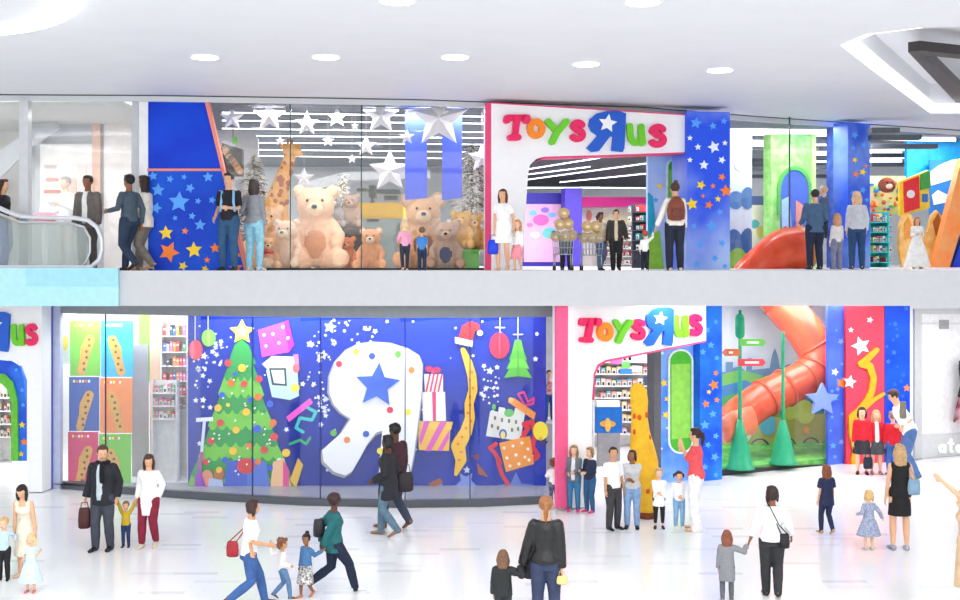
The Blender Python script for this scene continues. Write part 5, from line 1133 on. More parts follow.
# shelf of brown plush packs behind the shoppers at the slanted panel
t = thing('toy_bin', pw(232, 175, 24.5), 'dark toy bin full of brown toys above the two shoppers, with a green tag', 'bin')
b = MB(); b.prism([pw(222, 143, 24.5), pw(242, 149, 24.5), pw(242, 176, 24.5), pw(224, 176, 24.5)], Vector((0, .2, 0)), M((60, 44, 36), .6, .2)); b.build('bin_body', t)
b = MB()
for k in range(14): b.ell(pw(224 + (k * 5) % 17, 149 + (k * 7) % 24, 24.42), .07, M([(176, 120, 80), (210, 160, 110), (120, 80, 60)][k % 3], .8, .05), None, 10, 8)
tag(b.build('toy_pile', t), kind='stuff')
b = MB(); hk = pw(233, 146, 24.55); b.tube([hk, Vector((hk.x, hk.y, 7.34))], .01, M((120, 120, 124), .4), 5); b.build('hanging_rod', t)
b = MB(); b.prism([pw(232, 138, 24.4), pw(237, 136, 24.4), pw(238, 143, 24.4), pw(234, 144, 24.4)], Vector((0, .03, 0)), M((120, 200, 70), .5)); b.build('green_tag', t)

# trolleys with plush in the upper entrance
def trolley(px, D, wpx, hpx, label):
    t = thing('shop_trolley', (cx_(px, D), D, ZU), label, 'trolley'); s = F / D; W_ = wpx / s; H_ = hpx / s; x = cx_(px, D); st = M((176, 184, 190), .3, .02, metal=.6)
    b = MB(); z0, z1 = ZU + H_ * .45, ZU + H_
    for z, k in ((z0, .85), (z1, 1)): 
        c4 = [Vector((x - W_ / 2 * k, D - .25, z)), Vector((x + W_ / 2 * k, D - .25, z)), Vector((x + W_ / 2 * k, D + .25, z)), Vector((x - W_ / 2 * k, D + .25, z))]; b.tube(c4 + [c4[0]], .012, st, 6)
    for i in range(7):
        u = -1 + 2 * i / 6
        for yy in (-.25, .25): b.tube([Vector((x + W_ / 2 * .85 * u, D + yy, z0)), Vector((x + W_ / 2 * u, D + yy, z1))], .006, st, 4)
    for k in (.33, .66):
        z = z0 + (z1 - z0) * k; b.tube([Vector((x - W_ / 2 * .95, D - .25, z)), Vector((x + W_ / 2 * .95, D - .25, z))], .006, st, 4)
    b.build('wire_basket', t)
    for sx in (-1, 1):
        b = MB(); b.tube([Vector((x + sx * W_ * .42, D - .2, z0)), Vector((x + sx * W_ * .44, D - .2, ZU + .08))], .012, st, 6); b.tube([Vector((x + sx * W_ * .42, D + .2, z0)), Vector((x + sx * W_ * .44, D + .2, ZU + .08))], .012, st, 6); b.build('leg_frame', t)
        for yy in (-.2, .2):
            b = MB(); b.tube([Vector((x + sx * W_ * .44 - .015, D + yy, ZU + .045)), Vector((x + sx * W_ * .44 + .015, D + yy, ZU + .045))], .045, M((50, 50, 54), .6), 12); b.build('wheel', t)
    b = MB(); b.tube([Vector((x - W_ / 2, D - .3, z1 + .05)), Vector((x - W_ / 2, D + .3, z1 + .05))], .016, M((60, 150, 160), .5), 8); b.build('handle', t)
    return z0, z1
tr = [(563, 21.7, 20, 36, 'wire trolley of beige plush balls right of the girl in the white top upstairs'), (591, 21.75, 22, 34, 'wire trolley of beige plush balls left of the upstairs couple')]
for px, D, wp, hp_, lab in tr:
    z0, z1 = trolley(px, D, wp, hp_, lab)
spots = [(556, 21.7, .62), (565, 21.62, .62), (572, 21.7, .64), (560, 21.7, .84), (568, 21.72, .85), (564, 21.68, 1.04), (584, 21.75, .60), (592, 21.68, .60), (599, 21.75, .60), (587, 21.75, .80), (596, 21.73, .80)]
proto = None
for k, (px, D, z) in enumerate(spots):
    if proto is None:
        proto = thing('plush_ball', (0, 0, 0), 'x', 'plush'); b = MB(); b.ell((0, 0, .1), (.105, .1, .1), M((222, 190, 138), .95, .05, kind='fur')); b.build('fur_ball', proto, True)
        b = MB(); b.ell((0, -.09, .09), (.04, .03, .03), M((244, 224, 186), .9)); b.build('snout', proto, True); o = proto
    else:
        o = proto.copy(); COL.objects.link(o)
        for c in proto.children: d = c.copy(); COL.objects.link(d); d.parent = o
    o.location = (cx_(px, D), D, ZU + z - .1); g = 'left' if px < 578 else 'right'
    tag(o, 'small round beige plush heaped in the %s wire trolley upstairs' % g, 'plush', 'plush heaped in the %s trolley' % g)

# ---- upper right interior
WX = Wall(725, 27.0, 870, 29.0, UP)
t = panel(WX, 'scenic_panel', 729, 130, 752, 272, (196, 218, 232), 'pale blue scenic panel with blue hills right of the upper starry column', off=1.2, th=.05)
b = MB()

for q, (x, y, rx, ry, c) in enumerate(((736, 200, 8, 9, (70, 120, 178)), (748, 198, 7, 11, (60, 110, 170)), (740, 165, 5, 6, (225, 238, 245)), (734, 245, 9, 16, (50, 108, 168)), (748, 250, 9, 22, (40, 100, 165)), (738, 262, 10, 14, (120, 180, 60)), (748, 268, 6, 9, (96, 160, 50)))): WX.poly(b, [(min(752, max(729, a)), min(272, c_)) for a, c_ in circ(x, y, rx, 20, ry)], M(c, .5), 1.25, .01 + q * .002)
b.build('hills', t)
t = panel(WX, 'picture_board', 749, 205, 766, 272, (244, 240, 228), 'white board with turquoise and yellow shapes behind the upper slide', off=.6, th=.05)
b = MB(); WX.poly(b, circ(755, 224, 4.5), M((70, 190, 205), .5), .65, .01); WX.poly(b, circ(761, 232, 4, 14, 6), M((240, 210, 80), .5), .65, .015); WX.rect(b, 766, 212, 770, 245, M((215, 60, 60), .5), .6, .06); b.build('coloured_shapes', t)
panel(WX, 'blue_band', 749, 196, 845, 206, (50, 85, 170), 'blue band across the back wall of the upper play area', off=.3, th=.05)
t = panel(WX, 'play_tower', 771, 134, 815, 272, (120, 200, 90), 'tall lime green play tower with an arched opening upstairs', off=.9, th=.25, rgb2=(165, 220, 130))
b = MB(); WX.poly(b, arc(795, 190, 14, 20, 180, 360, 12) + [(809, 240), (781, 240)], M((50, 90, 190), .5), 1.15, .02); WX.poly(b, [(782, 200), (790, 196), (792, 240), (782, 240)], M((150, 190, 225), .5), 1.17, .01); WX.poly(b, [(796, 200), (803, 205), (803, 240), (796, 240)], M((220, 140, 120), .5), 1.17, .01); b.build('arched_opening', t)
b = MB(); WX.poly(b, arc(795, 190, 17, 24, 180, 360, 12) + [(812, 215), (809, 215), (809, 190)] + arc(795, 190, 14, 20, 360, 180, 12) + [(781, 215), (778, 215)], M((70, 165, 70), .5), 1.15, .04); b.build('arch_trim', t)
b = MB(); WX.rect(b, 812, 134, 816, 272, M((180, 235, 130), .5), 1.15, .05); b.build('edge_post', t)
b = MB(); WX.poly(b, [(780, 232), (786, 226), (792, 232), (800, 226), (806, 232), (806, 240), (780, 240)], M((200, 60, 50), .5), 1.2, .03); b.build('red_flowers', t)
t = thing('tube_slide', (cx_(775, 24.9), 24.9, ZU), 'orange tube slide mouth on the upper floor beside the man in blue', 'slide')
b = MB(); U = [(738, 286, 24.6), (752, 272, 24.7), (768, 260, 24.8), (782, 251, 24.95), (794, 250, 25.1)]
b.tube(sm_path(U), [.30 + .006 * k for k in range(33)], SO, 24); b.build('slide_tube', t)
b = MB(); P = [pw(794, 250, 25.1), pw(800, 251, 25.2)]; b.tube(P, [.5, .52], M((215, 130, 50), .3, .02), 24, ends=False); b.build('slide_rim', t, label='amber rim of the slide')
panel(WX, 'blue_wall_panel', 833, 128, 850, 272, (46, 66, 160), 'deep blue wall panel left of the narrow starry column upstairs', off=1.3, th=.2, rgb2=(80, 100, 185))
starry(WR, 'starry_column', 'narrow starry blue column upstairs near the woman with fair hair', 'column', [(848, 122), (870, 124), (870, 273), (848, 273)], M((30, 85, 225), .4, 0, .9, rgb2=(130, 165, 240)),
       [(855, 160, 3, YSTAR), (863, 172, 3.8, YSTAR), (856, 174, 3.6, OSTAR), (866, 166, 2, OSTAR), (855, 135, 4, LSTAR), (864, 145, 3.5, LSTAR), (853, 148, 2.5, LSTAR), (863, 190, 3.6, LSTAR), (853, 193, 2.8, LSTAR), (867, 200, 2.5, LSTAR), (865, 215, 3, LSTAR), (853, 260, 3, LSTAR), (866, 250, 3, LSTAR)], .4)
WY = Wall(865, 28.6, 960, 29.5, UP)
WYt = [(90, 200, 195), (240, 225, 120), (225, 80, 90), (60, 130, 190), (245, 245, 240)]
shelf(WY, 870, 889, [222, 232, 242, 252, 262], .6, WYt, 'teal shelves of toys between the narrow column and the cut-out creature', 'small toy pack on the teal shelves upstairs', 'packs on the teal shelves upstairs', 'boxed_toy', 'toy', 6, 12, top=212, board=(60, 190, 190), back=(40, 170, 180))
t = panel(WY, 'toy_wall', 869, 176, 906, 214, (226, 220, 180), 'cluttered wall of bright toys above the teal shelves', off=.4, th=.1, rgb2=(190, 215, 120))
R_ = random.Random(9)
for k in range(34):
    c = R_.choice([(235, 60, 60), (250, 200, 40), (60, 120, 220), (90, 190, 90), (240, 130, 60), (180, 100, 60)]); x, y = R_.uniform(871, 904), R_.uniform(182, 212); b = MB(); p = WY.pt(x, y, .5); b.ell(p + Vector((0, -.05, 0)), (R_.uniform(.03, .07), .05, R_.uniform(.03, .07)), M(c, .5, .03), None, 10, 8)
    tag(b.build('hanging_toy'), 'small bright toy hanging on the cluttered wall above the teal shelves', 'toy', 'toys hung on the cluttered wall upstairs')
b = MB(); c_ = WY.pt(887, 185, .9); b.ell(c_, (.2, .18, .18), M((150, 74, 56), .8, .1, kind='fur')); t = thing('plush_toy', c_, 'round reddish brown plush head mounted over the toy wall', 'plush toy'); b.build('plush_body', t)
b = MB(); b.ell(c_ + Vector((0, -.16, -.04)), (.08, .05, .06), M((235, 200, 170), .8)); b.ell(c_ + Vector((-.06, -.17, .05)), .02, M((20, 16, 14), .3)); b.ell(c_ + Vector((.06, -.17, .05)), .02, M((20, 16, 14), .3)); b.build('face', t)
t = panel(WY, 'blue_wall_panel', 907, 100, 975, 205, (20, 150, 225), 'bright sky blue wall high at the right edge upstairs', off=.2, th=.1, rgb2=(40, 170, 235))
t = panel(WY, 'blue_wall_panel', 930, 160, 975, 275, (40, 120, 205), 'blue painted wall with white cloud shapes at the right edge upstairs', off=.45, th=.05)
b = MB(); WY.poly(b, [(930, 172), (940, 165), (952, 160), (975, 156), (975, 165), (950, 180), (930, 186)], M((235, 242, 250), .5, .03), .5, .01); WY.poly(b, [(932, 195), (938, 190), (950, 196), (958, 186), (958, 200), (934, 205)], M((225, 238, 250), .5, .03), .5, .01); b.build('cloud_shapes', t)
t = thing('toy_block_sign', WY.pt(912, 216, 1.2), 'red, yellow and green block sign over the cut-out creature upstairs', 'sign')
b = MB(); WY.poly(b, [(899, 182), (928, 170), (930, 208), (900, 216)], M((240, 200, 50), .5), 1.2, .05); b.build('yellow_board', t)
b = MB(); WY.poly(b, [(904, 182), (919, 176), (920, 208), (905, 213)], M((220, 35, 45), .5), 1.25, .03); b.build('red_square', t)
b = MB(); WY.poly(b, [(921, 174), (930, 170), (931, 188), (921, 190)], M((60, 160, 70), .5), 1.25, .03); WY.poly(b, circ(911, 194, 4), M((235, 230, 225), .5), 1.28, .01); WY.rect(b, 923, 194, 928, 202, M((50, 110, 190), .5), 1.25, .03); b.build('small_squares', t)
t = thing('eared_cutout', WR.pt(922, 272, -.2), 'golden display shape with two big upright ears behind the fair woman at right', 'display')
p0 = WR.D(922, -.6)
GC = M((232, 172, 84), .6, .06, 5., rgb2=(246, 204, 130))
b = MB(); b.prism([pw(x, y, p0) for x, y in ((903, 268), (899, 250), (900, 225), (905, 212), (912, 216), (916, 232), (928, 232), (932, 215), (937, 210), (942, 216), (944, 230), (940, 250), (934, 268))], Vector((0, .15, 0)), GC); b.build('golden_body', t)
b = MB(); b.prism([pw(x, y, p0 - .02) for x, y in ((933, 222), (938, 213), (942, 222), (941, 234), (936, 236))], Vector((0, .02, 0)), M((170, 96, 36), .6)); b.build('inner_ear', t); b = MB(); b.prism([pw(x, y, p0 - .02) for x, y in ((904, 224), (908, 216), (912, 226), (911, 238), (905, 240))], Vector((0, .02, 0)), M((222, 150, 70), .6)); b.build('inner_ear', t)
t = thing('diagonal_post', WR.pt(945, 272, .1), 'slanting orange post at the right edge upstairs', 'post')
b = MB(); d_ = WR.D(945, .0); b.prism([pw(x, y, d_) for x, y in ((962, 158), (970, 158), (970, 200), (948, 273), (932, 273))], Vector((0, .3, 0)), M((240, 160, 96), .5, .03, 3., rgb2=(250, 130, 50))); b.build('post_face', t)
b = MB(); b.prism([pw(x, y, d_ + .05) for x, y in ((975, 200), (975, 273), (950, 273))], Vector((0, .2, 0)), M((20, 60, 200), .5)); b.build('blue_side', t)

# ================================================================ left gallery: escalator, blurred shop behind the glass
t = thing('escalator', (cx_(50, 21.15), 21.15, ZU), 'escalator top with glass balustrade and rounded silver handrail at the left edge', 'escalator')
dE = 21.05; rail = M((214, 214, 222), .25, .02, metal=.3)
for k, dd in ((0, 0.), (1, .48)):
    d = dE + dd
    loop = [(-30, 202), (-5, 206), (8, 212), (22, 216.5), (45, 217.5), (75, 218), (88, 220.5), (97, 227), (101.5, 238), (102, 250), (99, 260), (92, 266.5), (84, 268)]
    b = MB(); b.tube([pw(x, y, d) for x, y in loop], .042, rail, 10, ends=True); b.build('handrail', t, label='silver handrail')
    loop2 = [(-30, 210), (0, 214), (20, 222), (70, 223), (84, 227), (90, 238), (90, 252), (86, 262), (82, 266)]
    b = MB(); b.tube([pw(x, y, d) for x, y in loop2], .022, M((190, 192, 196), .3, .02, metal=.5), 8); b.build('inner_rail', t)
    b = MB(); b.prism([pw(x, y, d) for x, y in loop2 + [(80, 269), (-30, 269)]], Vector((0, .012, 0)), glass('balustrade_glass', (.86, .89, .87), .12)); b.build('balustrade_glass', t)
    b = MB(); b.box(cx_(-40, d), cx_(93, d), d - .05, d + .07, ZU, ZU + .1, M((222, 222, 234), .35, .02)); b.build('skirt_panel', t)
b = MB(); b.box(cx_(-40, dE), cx_(80, dE), dE + .08, dE + .42, ZU, ZU + .03, M((150, 152, 156), .4, .03, metal=.5)); b.build('step_plate', t)
WG = Wall(0, 25.6, 150, 25.6, UP)
def gal(name, pts, c, label, cat='fitting', off=0, th=.08, **k):
    t = thing(name, WG.pt(sum(p[0] for p in pts) / len(pts), max(p[1] for p in pts), off), label, cat); b = MB(); WG.poly(b, pts, M(c, .6, .05, 3.), off, th); b.build('board', t); return t
gal('display_wall', [(26, 122), (104, 122), (104, 272), (26, 272)], (190, 192, 196), 'grey display wall behind the gallery glass')
t = gal('display_opening', [(40, 144), (92, 144), (92, 215), (40, 215)], (232, 228, 224), 'lit white display opening in the grey wall behind the gallery glass', off=.1)
b = MB()
for x0, y0, x1, y1, c in ((46, 178, 58, 181, (225, 150, 130)), (44, 190, 60, 193, (215, 120, 100)), (70, 178, 76, 205, (235, 190, 170)), (44, 202, 90, 204, (205, 205, 210)), (78, 165, 86, 190, (235, 215, 205)), (44, 165, 56, 168, (210, 190, 185))): WG.rect(b, x0, y0, x1, y1, M(c, .6), .18, .03)
b.build('blurred_goods', t)
gal('ceiling_ramp', [(0, 165), (0, 150), (30, 130), (55, 120), (60, 128), (30, 148), (0, 178)], (176, 178, 182), 'grey sloping ceiling band at upper left behind glass', off=.5)
gal('upright_panel', [(92, 122), (100, 122), (100, 215), (92, 215)], (222, 176, 152), 'narrow coral upright behind the gallery glass', off=.14)
gal('upright_panel', [(104, 106), (131, 106), (131, 272), (104, 272)], (234, 226, 220), 'cream wall section behind the man with his arm out', off=.05)
t = thing('pedestal_chair', WG.pt(46, 225, .8), 'white stool with a pink seat cushion behind the escalator glass', 'stool')
c_ = pw(45, 215, 24.0)
b = MB(); b.tube([c_ + Vector((0, 0, .15)), Vector((c_.x, c_.y, ZU + .05))], [.1, .04], M((245, 245, 245), .3), 14, ends=True); b.loft([(Vector((c_.x, c_.y, ZU + h)), Vector((r_, 0, 0)), Vector((0, r_, 0))) for h, r_ in ((0, .2), (.03, .2), (.06, .05))], M((245, 245, 245), .3), 18); b.build('pedestal', t)
b = MB(); b.ell(c_ + Vector((0, 0, -.05)), (.26, .2, .12), M((232, 110, 132), .8)); b.build('cushion', t, label='pink cushion')
# ================================================================ people
def T_(c, **k): d = dict(color=c); d.update(k); return d
def Bt(kind, c, **k): d = dict(kind=kind, color=c); d.update(k); return d
JN = (70, 105, 150)
# ---- upper floor
UZ = dict(z0=UP)
person(2, 271, 92, -100, 'woman in a dark top and jeans cut off by the left edge, beside the escalator', 'light', ('long', (60, 34, 26)), T_((36, 34, 44)), Bt('jeans', (70, 110, 180)), (240, 240, 240), L=(.03, .1, -.25), R=(.02, .15, -.2), D=21.6, stride=.12, **UZ)
person(88, 268, 95, 170, 'man in a grey jacket over a white shirt standing behind the escalator', 'brown', ('short', (26, 22, 20)), T_((112, 104, 100), name='jacket', e=.018, hem=-.08), Bt('trousers', (92, 88, 86)), (60, 45, 40), fem=False, inner=(246, 246, 248), D=21.78, **UZ)
person(66, 262, 92, 150, 'pale figure in a white top behind the gallery glass', 'fair', ('short', (150, 140, 136)), T_((238, 236, 236)), Bt('trousers', (200, 190, 188)), (210, 205, 205), D=24.6, L=(.0, .16, -.1), R=(.05, .1, -.2), **UZ)
person(130, 271, 98, 60, 'man in a slate shirt and dark jeans walking with one forearm raised', 'brown', ('short', (24, 22, 22)), T_((70, 84, 98)), Bt('jeans', (36, 52, 76)), (52, 36, 30), fem=False, stride=.24, L=('p', 108, 211, -.1), R=(.02, -.05, -.3), D=21.18, **UZ)
person(145, 271, 96, 75, 'woman in a cream blouse walking behind the man in slate', 'tan', ('long', (44, 30, 26)), T_((236, 228, 212), e=.016, hem=-.06, sleeve=.9), Bt('trousers', (120, 112, 104)), (200, 160, 130), stride=.2, lead=1, L=(.0, .12, -.24), D=21.58, **UZ)
a = person(229, 271, 98, 165, 'man in a black T-shirt and blue jeans standing by the starry panel upstairs', 'light', ('short', (48, 40, 36)), T_((32, 30, 38), sleeve=.42), Bt('jeans', (46, 84, 122)), (40, 40, 44), fem=False, L=(-.04, .14, -.16), R=(.03, .06, -.26), D=21.3, **UZ)
t = thing('shoulder_straps', a['hip'], 'light blue backpack straps on the man in the black T-shirt', 'straps')
for sd in (0, 1):
    S = a['shs'][sd]; b = MB(); b.tube([S + Vector((.06 * (1 if S.x < a['hip'].x else -1), -.09, .03)), S + Vector((.05 * (1 if S.x < a['hip'].x else -1), -.15, -.18)), S + Vector((.03 * (1 if S.x < a['hip'].x else -1), -.12, -.34))], .022, M((130, 190, 230), .7), 8, flat=.5); b.build('strap', t)
person(254, 271, 92, -20, 'woman in a grey top and pale jeans seen from behind, next to the flocked tree', 'light', ('long', (70, 58, 54)), T_((150, 152, 160)), Bt('jeans', (150, 205, 225)), (220, 220, 220), L=(.02, .1, -.2), D=21.6, **UZ)
person(405, 271, 52, 10, 'small child in a pink top at the bear window, left of two', 'fair', ('long', (226, 192, 150)), T_((240, 165, 196)), Bt('leggings', (46, 52, 70)), (240, 200, 200), child=1, D=21.2, stride=.1, L=(.05, .1, -.2), **UZ)
person(422, 271, 44, 0, 'small child in a blue T-shirt at the bear window, right of two', 'light', ('short', (120, 84, 60)), T_((66, 130, 200), sleeve=.5, e=.014), Bt('trousers', (30, 50, 80)), (50, 50, 60), child=1, fem=False, D=21.2, **UZ)
w1 = person(503, 271, 82, 165, 'woman in a short white dress with long brown hair by the upper portal', 'light', ('long', (96, 50, 32)), T_((248, 247, 248), e=.012, sleeve=.3), Bt('dress', (248, 247, 248), hem=.34, flare=.03), (225, 180, 150), stride=.1, R=('p', 494, 236, -.1), L=('p', 514, 230, 0), D=21.25, **UZ)
bag(493, 247, 21.15, .2, .26, .1, (20, 60, 215), 'cobalt blue shopping bag held by the woman in the white dress', kind='shopping_bag')
person(518, 271, 51, 150, 'girl in a white top and pink skirt holding the hand of the woman in white', 'fair', ('long', (205, 140, 90)), T_((248, 244, 244)), Bt('skirt', (240, 150, 165), hem=.25, flare=.06), (230, 190, 160), child=.9, D=21.3, stride=.1, R=('p', 513, 231, 0), **UZ)
person(566, 271, 58, 175, 'girl in a white T-shirt standing behind the plush trolley', 'tan', ('bun', (50, 32, 28)), T_((244, 240, 246), sleeve=.5), Bt('trousers', (44, 44, 60)), (60, 60, 60), child=.5, D=22.3, L=(0, .15, -.2), R=(0, .15, -.2), **UZ)
person(600, 271, 58, -150, 'woman in a cream sweater and blue trousers leaning on the man in the dark jacket', 'brown', ('curly', (46, 30, 26)), T_((228, 216, 196), e=.016), Bt('jeans', (86, 104, 140)), (60, 50, 50), D=21.9, stride=.1, R=(-.02, .12, -.2), **UZ)
person(616, 271, 61, 175, 'man in a dark open jacket over a beige top, inside the upper entrance', 'light', ('short', (40, 32, 28)), T_((54, 52, 50), name='jacket', e=.02, hem=-.05), Bt('trousers', (30, 30, 34)), (30, 28, 28), fem=False, inner=(216, 196, 168), D=21.8, stride=.12, L=(.07, .05, -.28), **UZ)
w2 = person(675, 271, 88, 5, 'woman in a cream shirt and dark trousers with a brown backpack, seen from behind', 'light', ('bun', (70, 44, 34)), T_((240, 234, 226), e=.013), Bt('trousers', (34, 38, 56)), (225, 215, 205), D=21.4, L=('p', 654, 232, 0), **UZ)
person(645, 271, 40, -10, 'toddler in a white top and red cap holding the hand of the backpack wearer', 'fair', ('short', (120, 90, 60), (215, 60, 50)), T_((246, 244, 244), e=.014), Bt('trousers', (30, 34, 50)), (240, 240, 240), child=1, fem=False, D=21.4, R=('p', 653, 233, 0), **UZ)
# backpack
p = w2['hip'] + Vector((0, -.14, .30)); t = thing('backpack', p, 'brown leather backpack on the woman in the cream shirt', 'bag'); mt = M((132, 66, 48), .5, .1)
b = MB(); b.loft([(p + Vector((0, 0, z)), Vector((a_, 0, 0)), Vector((0, c_, 0))) for z, a_, c_ in ((-.23, .08, .04), (-.2, .15, .08), (-.05, .165, .1), (.08, .14, .08), (.16, .09, .05), (.2, .05, .03))], mt, 16); b.build('bag_body', t)
b = MB(); b.loft([(p + Vector((0, -.08, z)), Vector((a_, 0, 0)), Vector((0, .03, 0))) for z, a_ in ((-.18, .08), (-.14, .11), (-.04, .1), (-.02, .08))], M((110, 52, 38), .5), 12); b.build('front_pocket', t)
for sd in (0, 1):
    S = w2['shs'][sd]; b = MB(); k = 1 if S.x < p.x else -1; b.tube([p + Vector((-k * .03, 0, .17)), S + Vector((k * .07, -.06, .05)), S + Vector((k * .06, .04, .03)), S + Vector((k * .03, .1, -.15))], .02, mt, 6, flat=.5); b.build('strap', t)
person(815, 271, 80, 8, 'man in a slate blue shirt and dark trousers with his back to us upstairs', 'light', ('short', (50, 42, 40)), T_((72, 100, 132), e=.014, hem=-.06), Bt('trousers', (34, 44, 66)), (40, 36, 36), fem=False, D=23.4, wide=1.1, L=(.03, .12, -.22), R=(.01, .12, -.2), **UZ)
person(824, 271, 52, 30, 'child with fair hair carried at the shoulder of the man in slate blue', 'fair', ('short', (206, 170, 130)), T_((80, 104, 130)), Bt('trousers', (60, 70, 90)), (60, 60, 70), child=.9, fem=False, D=23.75, z0=UP + .62)
person(837, 271, 56, 15, 'girl with reddish hair in grey trousers between two adults upstairs', 'fair', ('long', (206, 150, 112)), T_((236, 228, 226)), Bt('trousers', (132, 134, 156)), (110, 100, 100), child=.7, D=23.6, **UZ)
person(857, 271, 78, -10, 'woman with long fair hair in a pale grey shirt and blue jeans upstairs', 'fair', ('long', (226, 184, 140)), T_((206, 208, 216), e=.013), Bt('jeans', (44, 76, 118)), (60, 50, 50), D=23.8, R=(.03, .02, -.3), **UZ)
person(917, 271, 52, 175, 'woman in a long white gown beside the golden eared shape upstairs', 'light', ('long', (170, 96, 50)), T_((250, 246, 240), sleeve=.9), Bt('dress', (250, 246, 240), hem=.04, flare=.16), (240, 220, 200), D=24.6, L=(-.03, .16, -.14), R=(-.03, .16, -.14), **UZ)

# ---- ground floor, left to right
person(4, 580, 63, 185, 'small boy in a pale blue shirt and black trousers at the left edge', 'fair', ('short', (200, 160, 110)), T_((190, 214, 232)), Bt('trousers', (30, 30, 34)), (30, 28, 28), child=1, fem=False, L=('p', 15, 540, 0), head=(-10, 0))
person(26, 576, 95, 175, 'woman in a beige sleeveless dress bending over the girl in pale blue', 'light', ('long', (40, 28, 26)), T_((236, 226, 208), sleeve=0, neck=.26), Bt('dress', (236, 226, 208), hem=.22, flare=.04), (220, 180, 150), lean=20, head=(0, -30), L=('p', 38, 553, -.1), R=('p', 14, 540, 0), var=0) if False else \
person(26, 576, 95, 175, 'woman in a beige sleeveless dress bending over the girl in pale blue', 'light', ('long', (40, 28, 26)), T_((236, 226, 208), sleeve=0, neck=.26), Bt('dress', (236, 226, 208), hem=.22, flare=.04), (220, 180, 150), lean=20, head=(0, -30), L=('p', 38, 553, -.1), R=('p', 14, 540, 0))
person(31, 592, 58, 178, 'little blonde girl in a pale blue frilly dress at the lower left', 'fair', ('bob', (228, 190, 130)), T_((200, 224, 240), sleeve=.3), Bt('dress', (200, 224, 240), hem=.2, flare=.14), (225, 120, 120), child=1, L=('p', 38, 554, 0), R=(.03, .1, -.2))
m1 = person(103, 550, 105, 172, 'man in a dark coat and grey trousers carrying a brown briefcase', 'light', ('short', (84, 52, 36)), T_((36, 36, 44), name='coat', e=.022, hem=-.08, collar=True), Bt('trousers', (64, 68, 80)), (24, 24, 28), fem=False, inner=(196, 206, 216), L=('p', 117, 497, 0), R=('p', 86, 497, 0), head=(25, -8), stride=.05)
bag(84.5, 518, m1['D'] - .05, .19, .32, .1, (74, 34, 34), 'dark brown leather briefcase bag in the hand of the man in the dark coat', yaw=20)
b = MB(); q = m1['hip'] + m1['u'] * .3 * m1['B']; t = thing('scarf', q, 'black scarf round the neck of the man in the dark coat', 'scarf'); b.tube([q + Vector((.09 * math.cos(k * math.pi / 8), .085 * math.sin(k * math.pi / 8) - .01, .03)) for k in range(16)], .028, M((22, 22, 26), .9, .1), 10, closed=True); b.build('scarf_loop', t)
b = MB(); b.tube([q + Vector((.02, -.13, .02)), q + Vector((.03, -.165, -.12)), q + Vector((.03, -.16, -.24))], [.03, .035, .03], M((22, 22, 26), .9, .1), 10, ends=True); b.build('scarf_end', t)
person(126, 547, 46, 180, 'toddler in a mustard jacket with both arms held up between two adults', 'light', ('short', (130, 90, 60)), T_((200, 168, 40), name='jacket', e=.018), Bt('jeans', (40, 56, 100)), (40, 44, 70), child=1, fem=False, R=('p', 117, 500, 0), L=('p', 136, 500, 0))
person(149, 547, 93, 172, 'woman in a long white blouse and burgundy trousers looking down', 'light', ('long', (74, 40, 30)), T_((246, 244, 246), e=.016, hem=-.17, sleeve=.95), Bt('trousers', (132, 30, 56), len=.93), (212, 200, 180), R=('p', 137, 500, 0), L=('p', 158, 498, 0), head=(20, -20), stride=.08)
w3 = person(247, 608, 112, -62, 'woman in a white T-shirt and blue jeans striding right with a red shoulder bag', 'tan', ('bob', (52, 32, 26)), T_((240, 240, 244), sleeve=.45, e=.012), Bt('jeans', (58, 92, 150)), (110, 60, 44), stride=.36, lead=-1, lean=6, L=('p', 252, 556, -.2), R=('p', 268, 545, -.1))
bag(232.5, 549, w3['D'] - .12, .16, .2, .08, (150, 30, 44), 'small red shoulder bag on the woman in the white T-shirt', strap=(w3, 243))
person(282, 599, 62, -70, 'child with curly brown hair in a white sweater pulled along by the woman in white', 'tan', ('curly', (120, 74, 48)), T_((240, 234, 230), e=.014), Bt('jeans', (92, 124, 165)), (100, 70, 56), child=.8, stride=.26, L=('p', 271, 545, .1), R=(.05, .1, -.2))
person(307, 597, 64, 140, 'girl in a denim jacket and patterned skirt walking beside the woman in teal', 'brown', ('bun', (30, 22, 20)), T_((70, 112, 160), name='jacket', e=.016), Bt('skirt', (90, 90, 96), hem=.24, flare=.06, rgb2=(225, 220, 215), scale=40.), (190, 120, 80), child=.7, stride=.18, L=('p', 322, 551, 0), head=(30, 0))
w4 = person(333, 592, 103, -68, 'woman with an afro in a teal top and dark trousers striding right', 'dark', ('afro', (52, 30, 28)), T_((28, 96, 100), e=.018, hem=-.08), Bt('trousers', (24, 34, 58)), (236, 236, 238), stride=.42, lead=1, R=('p', 321, 552, -.1), L=(.02, -.1, -.28), head=(40, 0))
bag(319, 528, w4['D'] + .05, .16, .24, .12, (40, 36, 44), 'dark backpack behind the shoulder of the woman in teal', strap=(w4, 325), kind='backpack')
m2 = person(396, 529, 107, 50, 'man in a dark plum coat walking behind a woman, in front of the giant R', 'dark', ('short', (28, 22, 22)), T_((66, 34, 44), name='coat', e=.018, hem=-.06), Bt('jeans', (56, 66, 84)), (130, 84, 54), fem=False, stride=.24, lead=-1, head=(10, -10))
w5 = person(389, 531, 102, 75, 'woman in a black jacket and grey-blue jeans in front of the giant R', 'dark', ('bob', (22, 18, 20)), T_((40, 40, 46), name='jacket', e=.022, hem=-.15), Bt('jeans', (92, 118, 138)), (150, 110, 84), stride=.2, D=m2['D'] - .5, L=(.0, .12, -.24), R=(.03, .04, -.28))
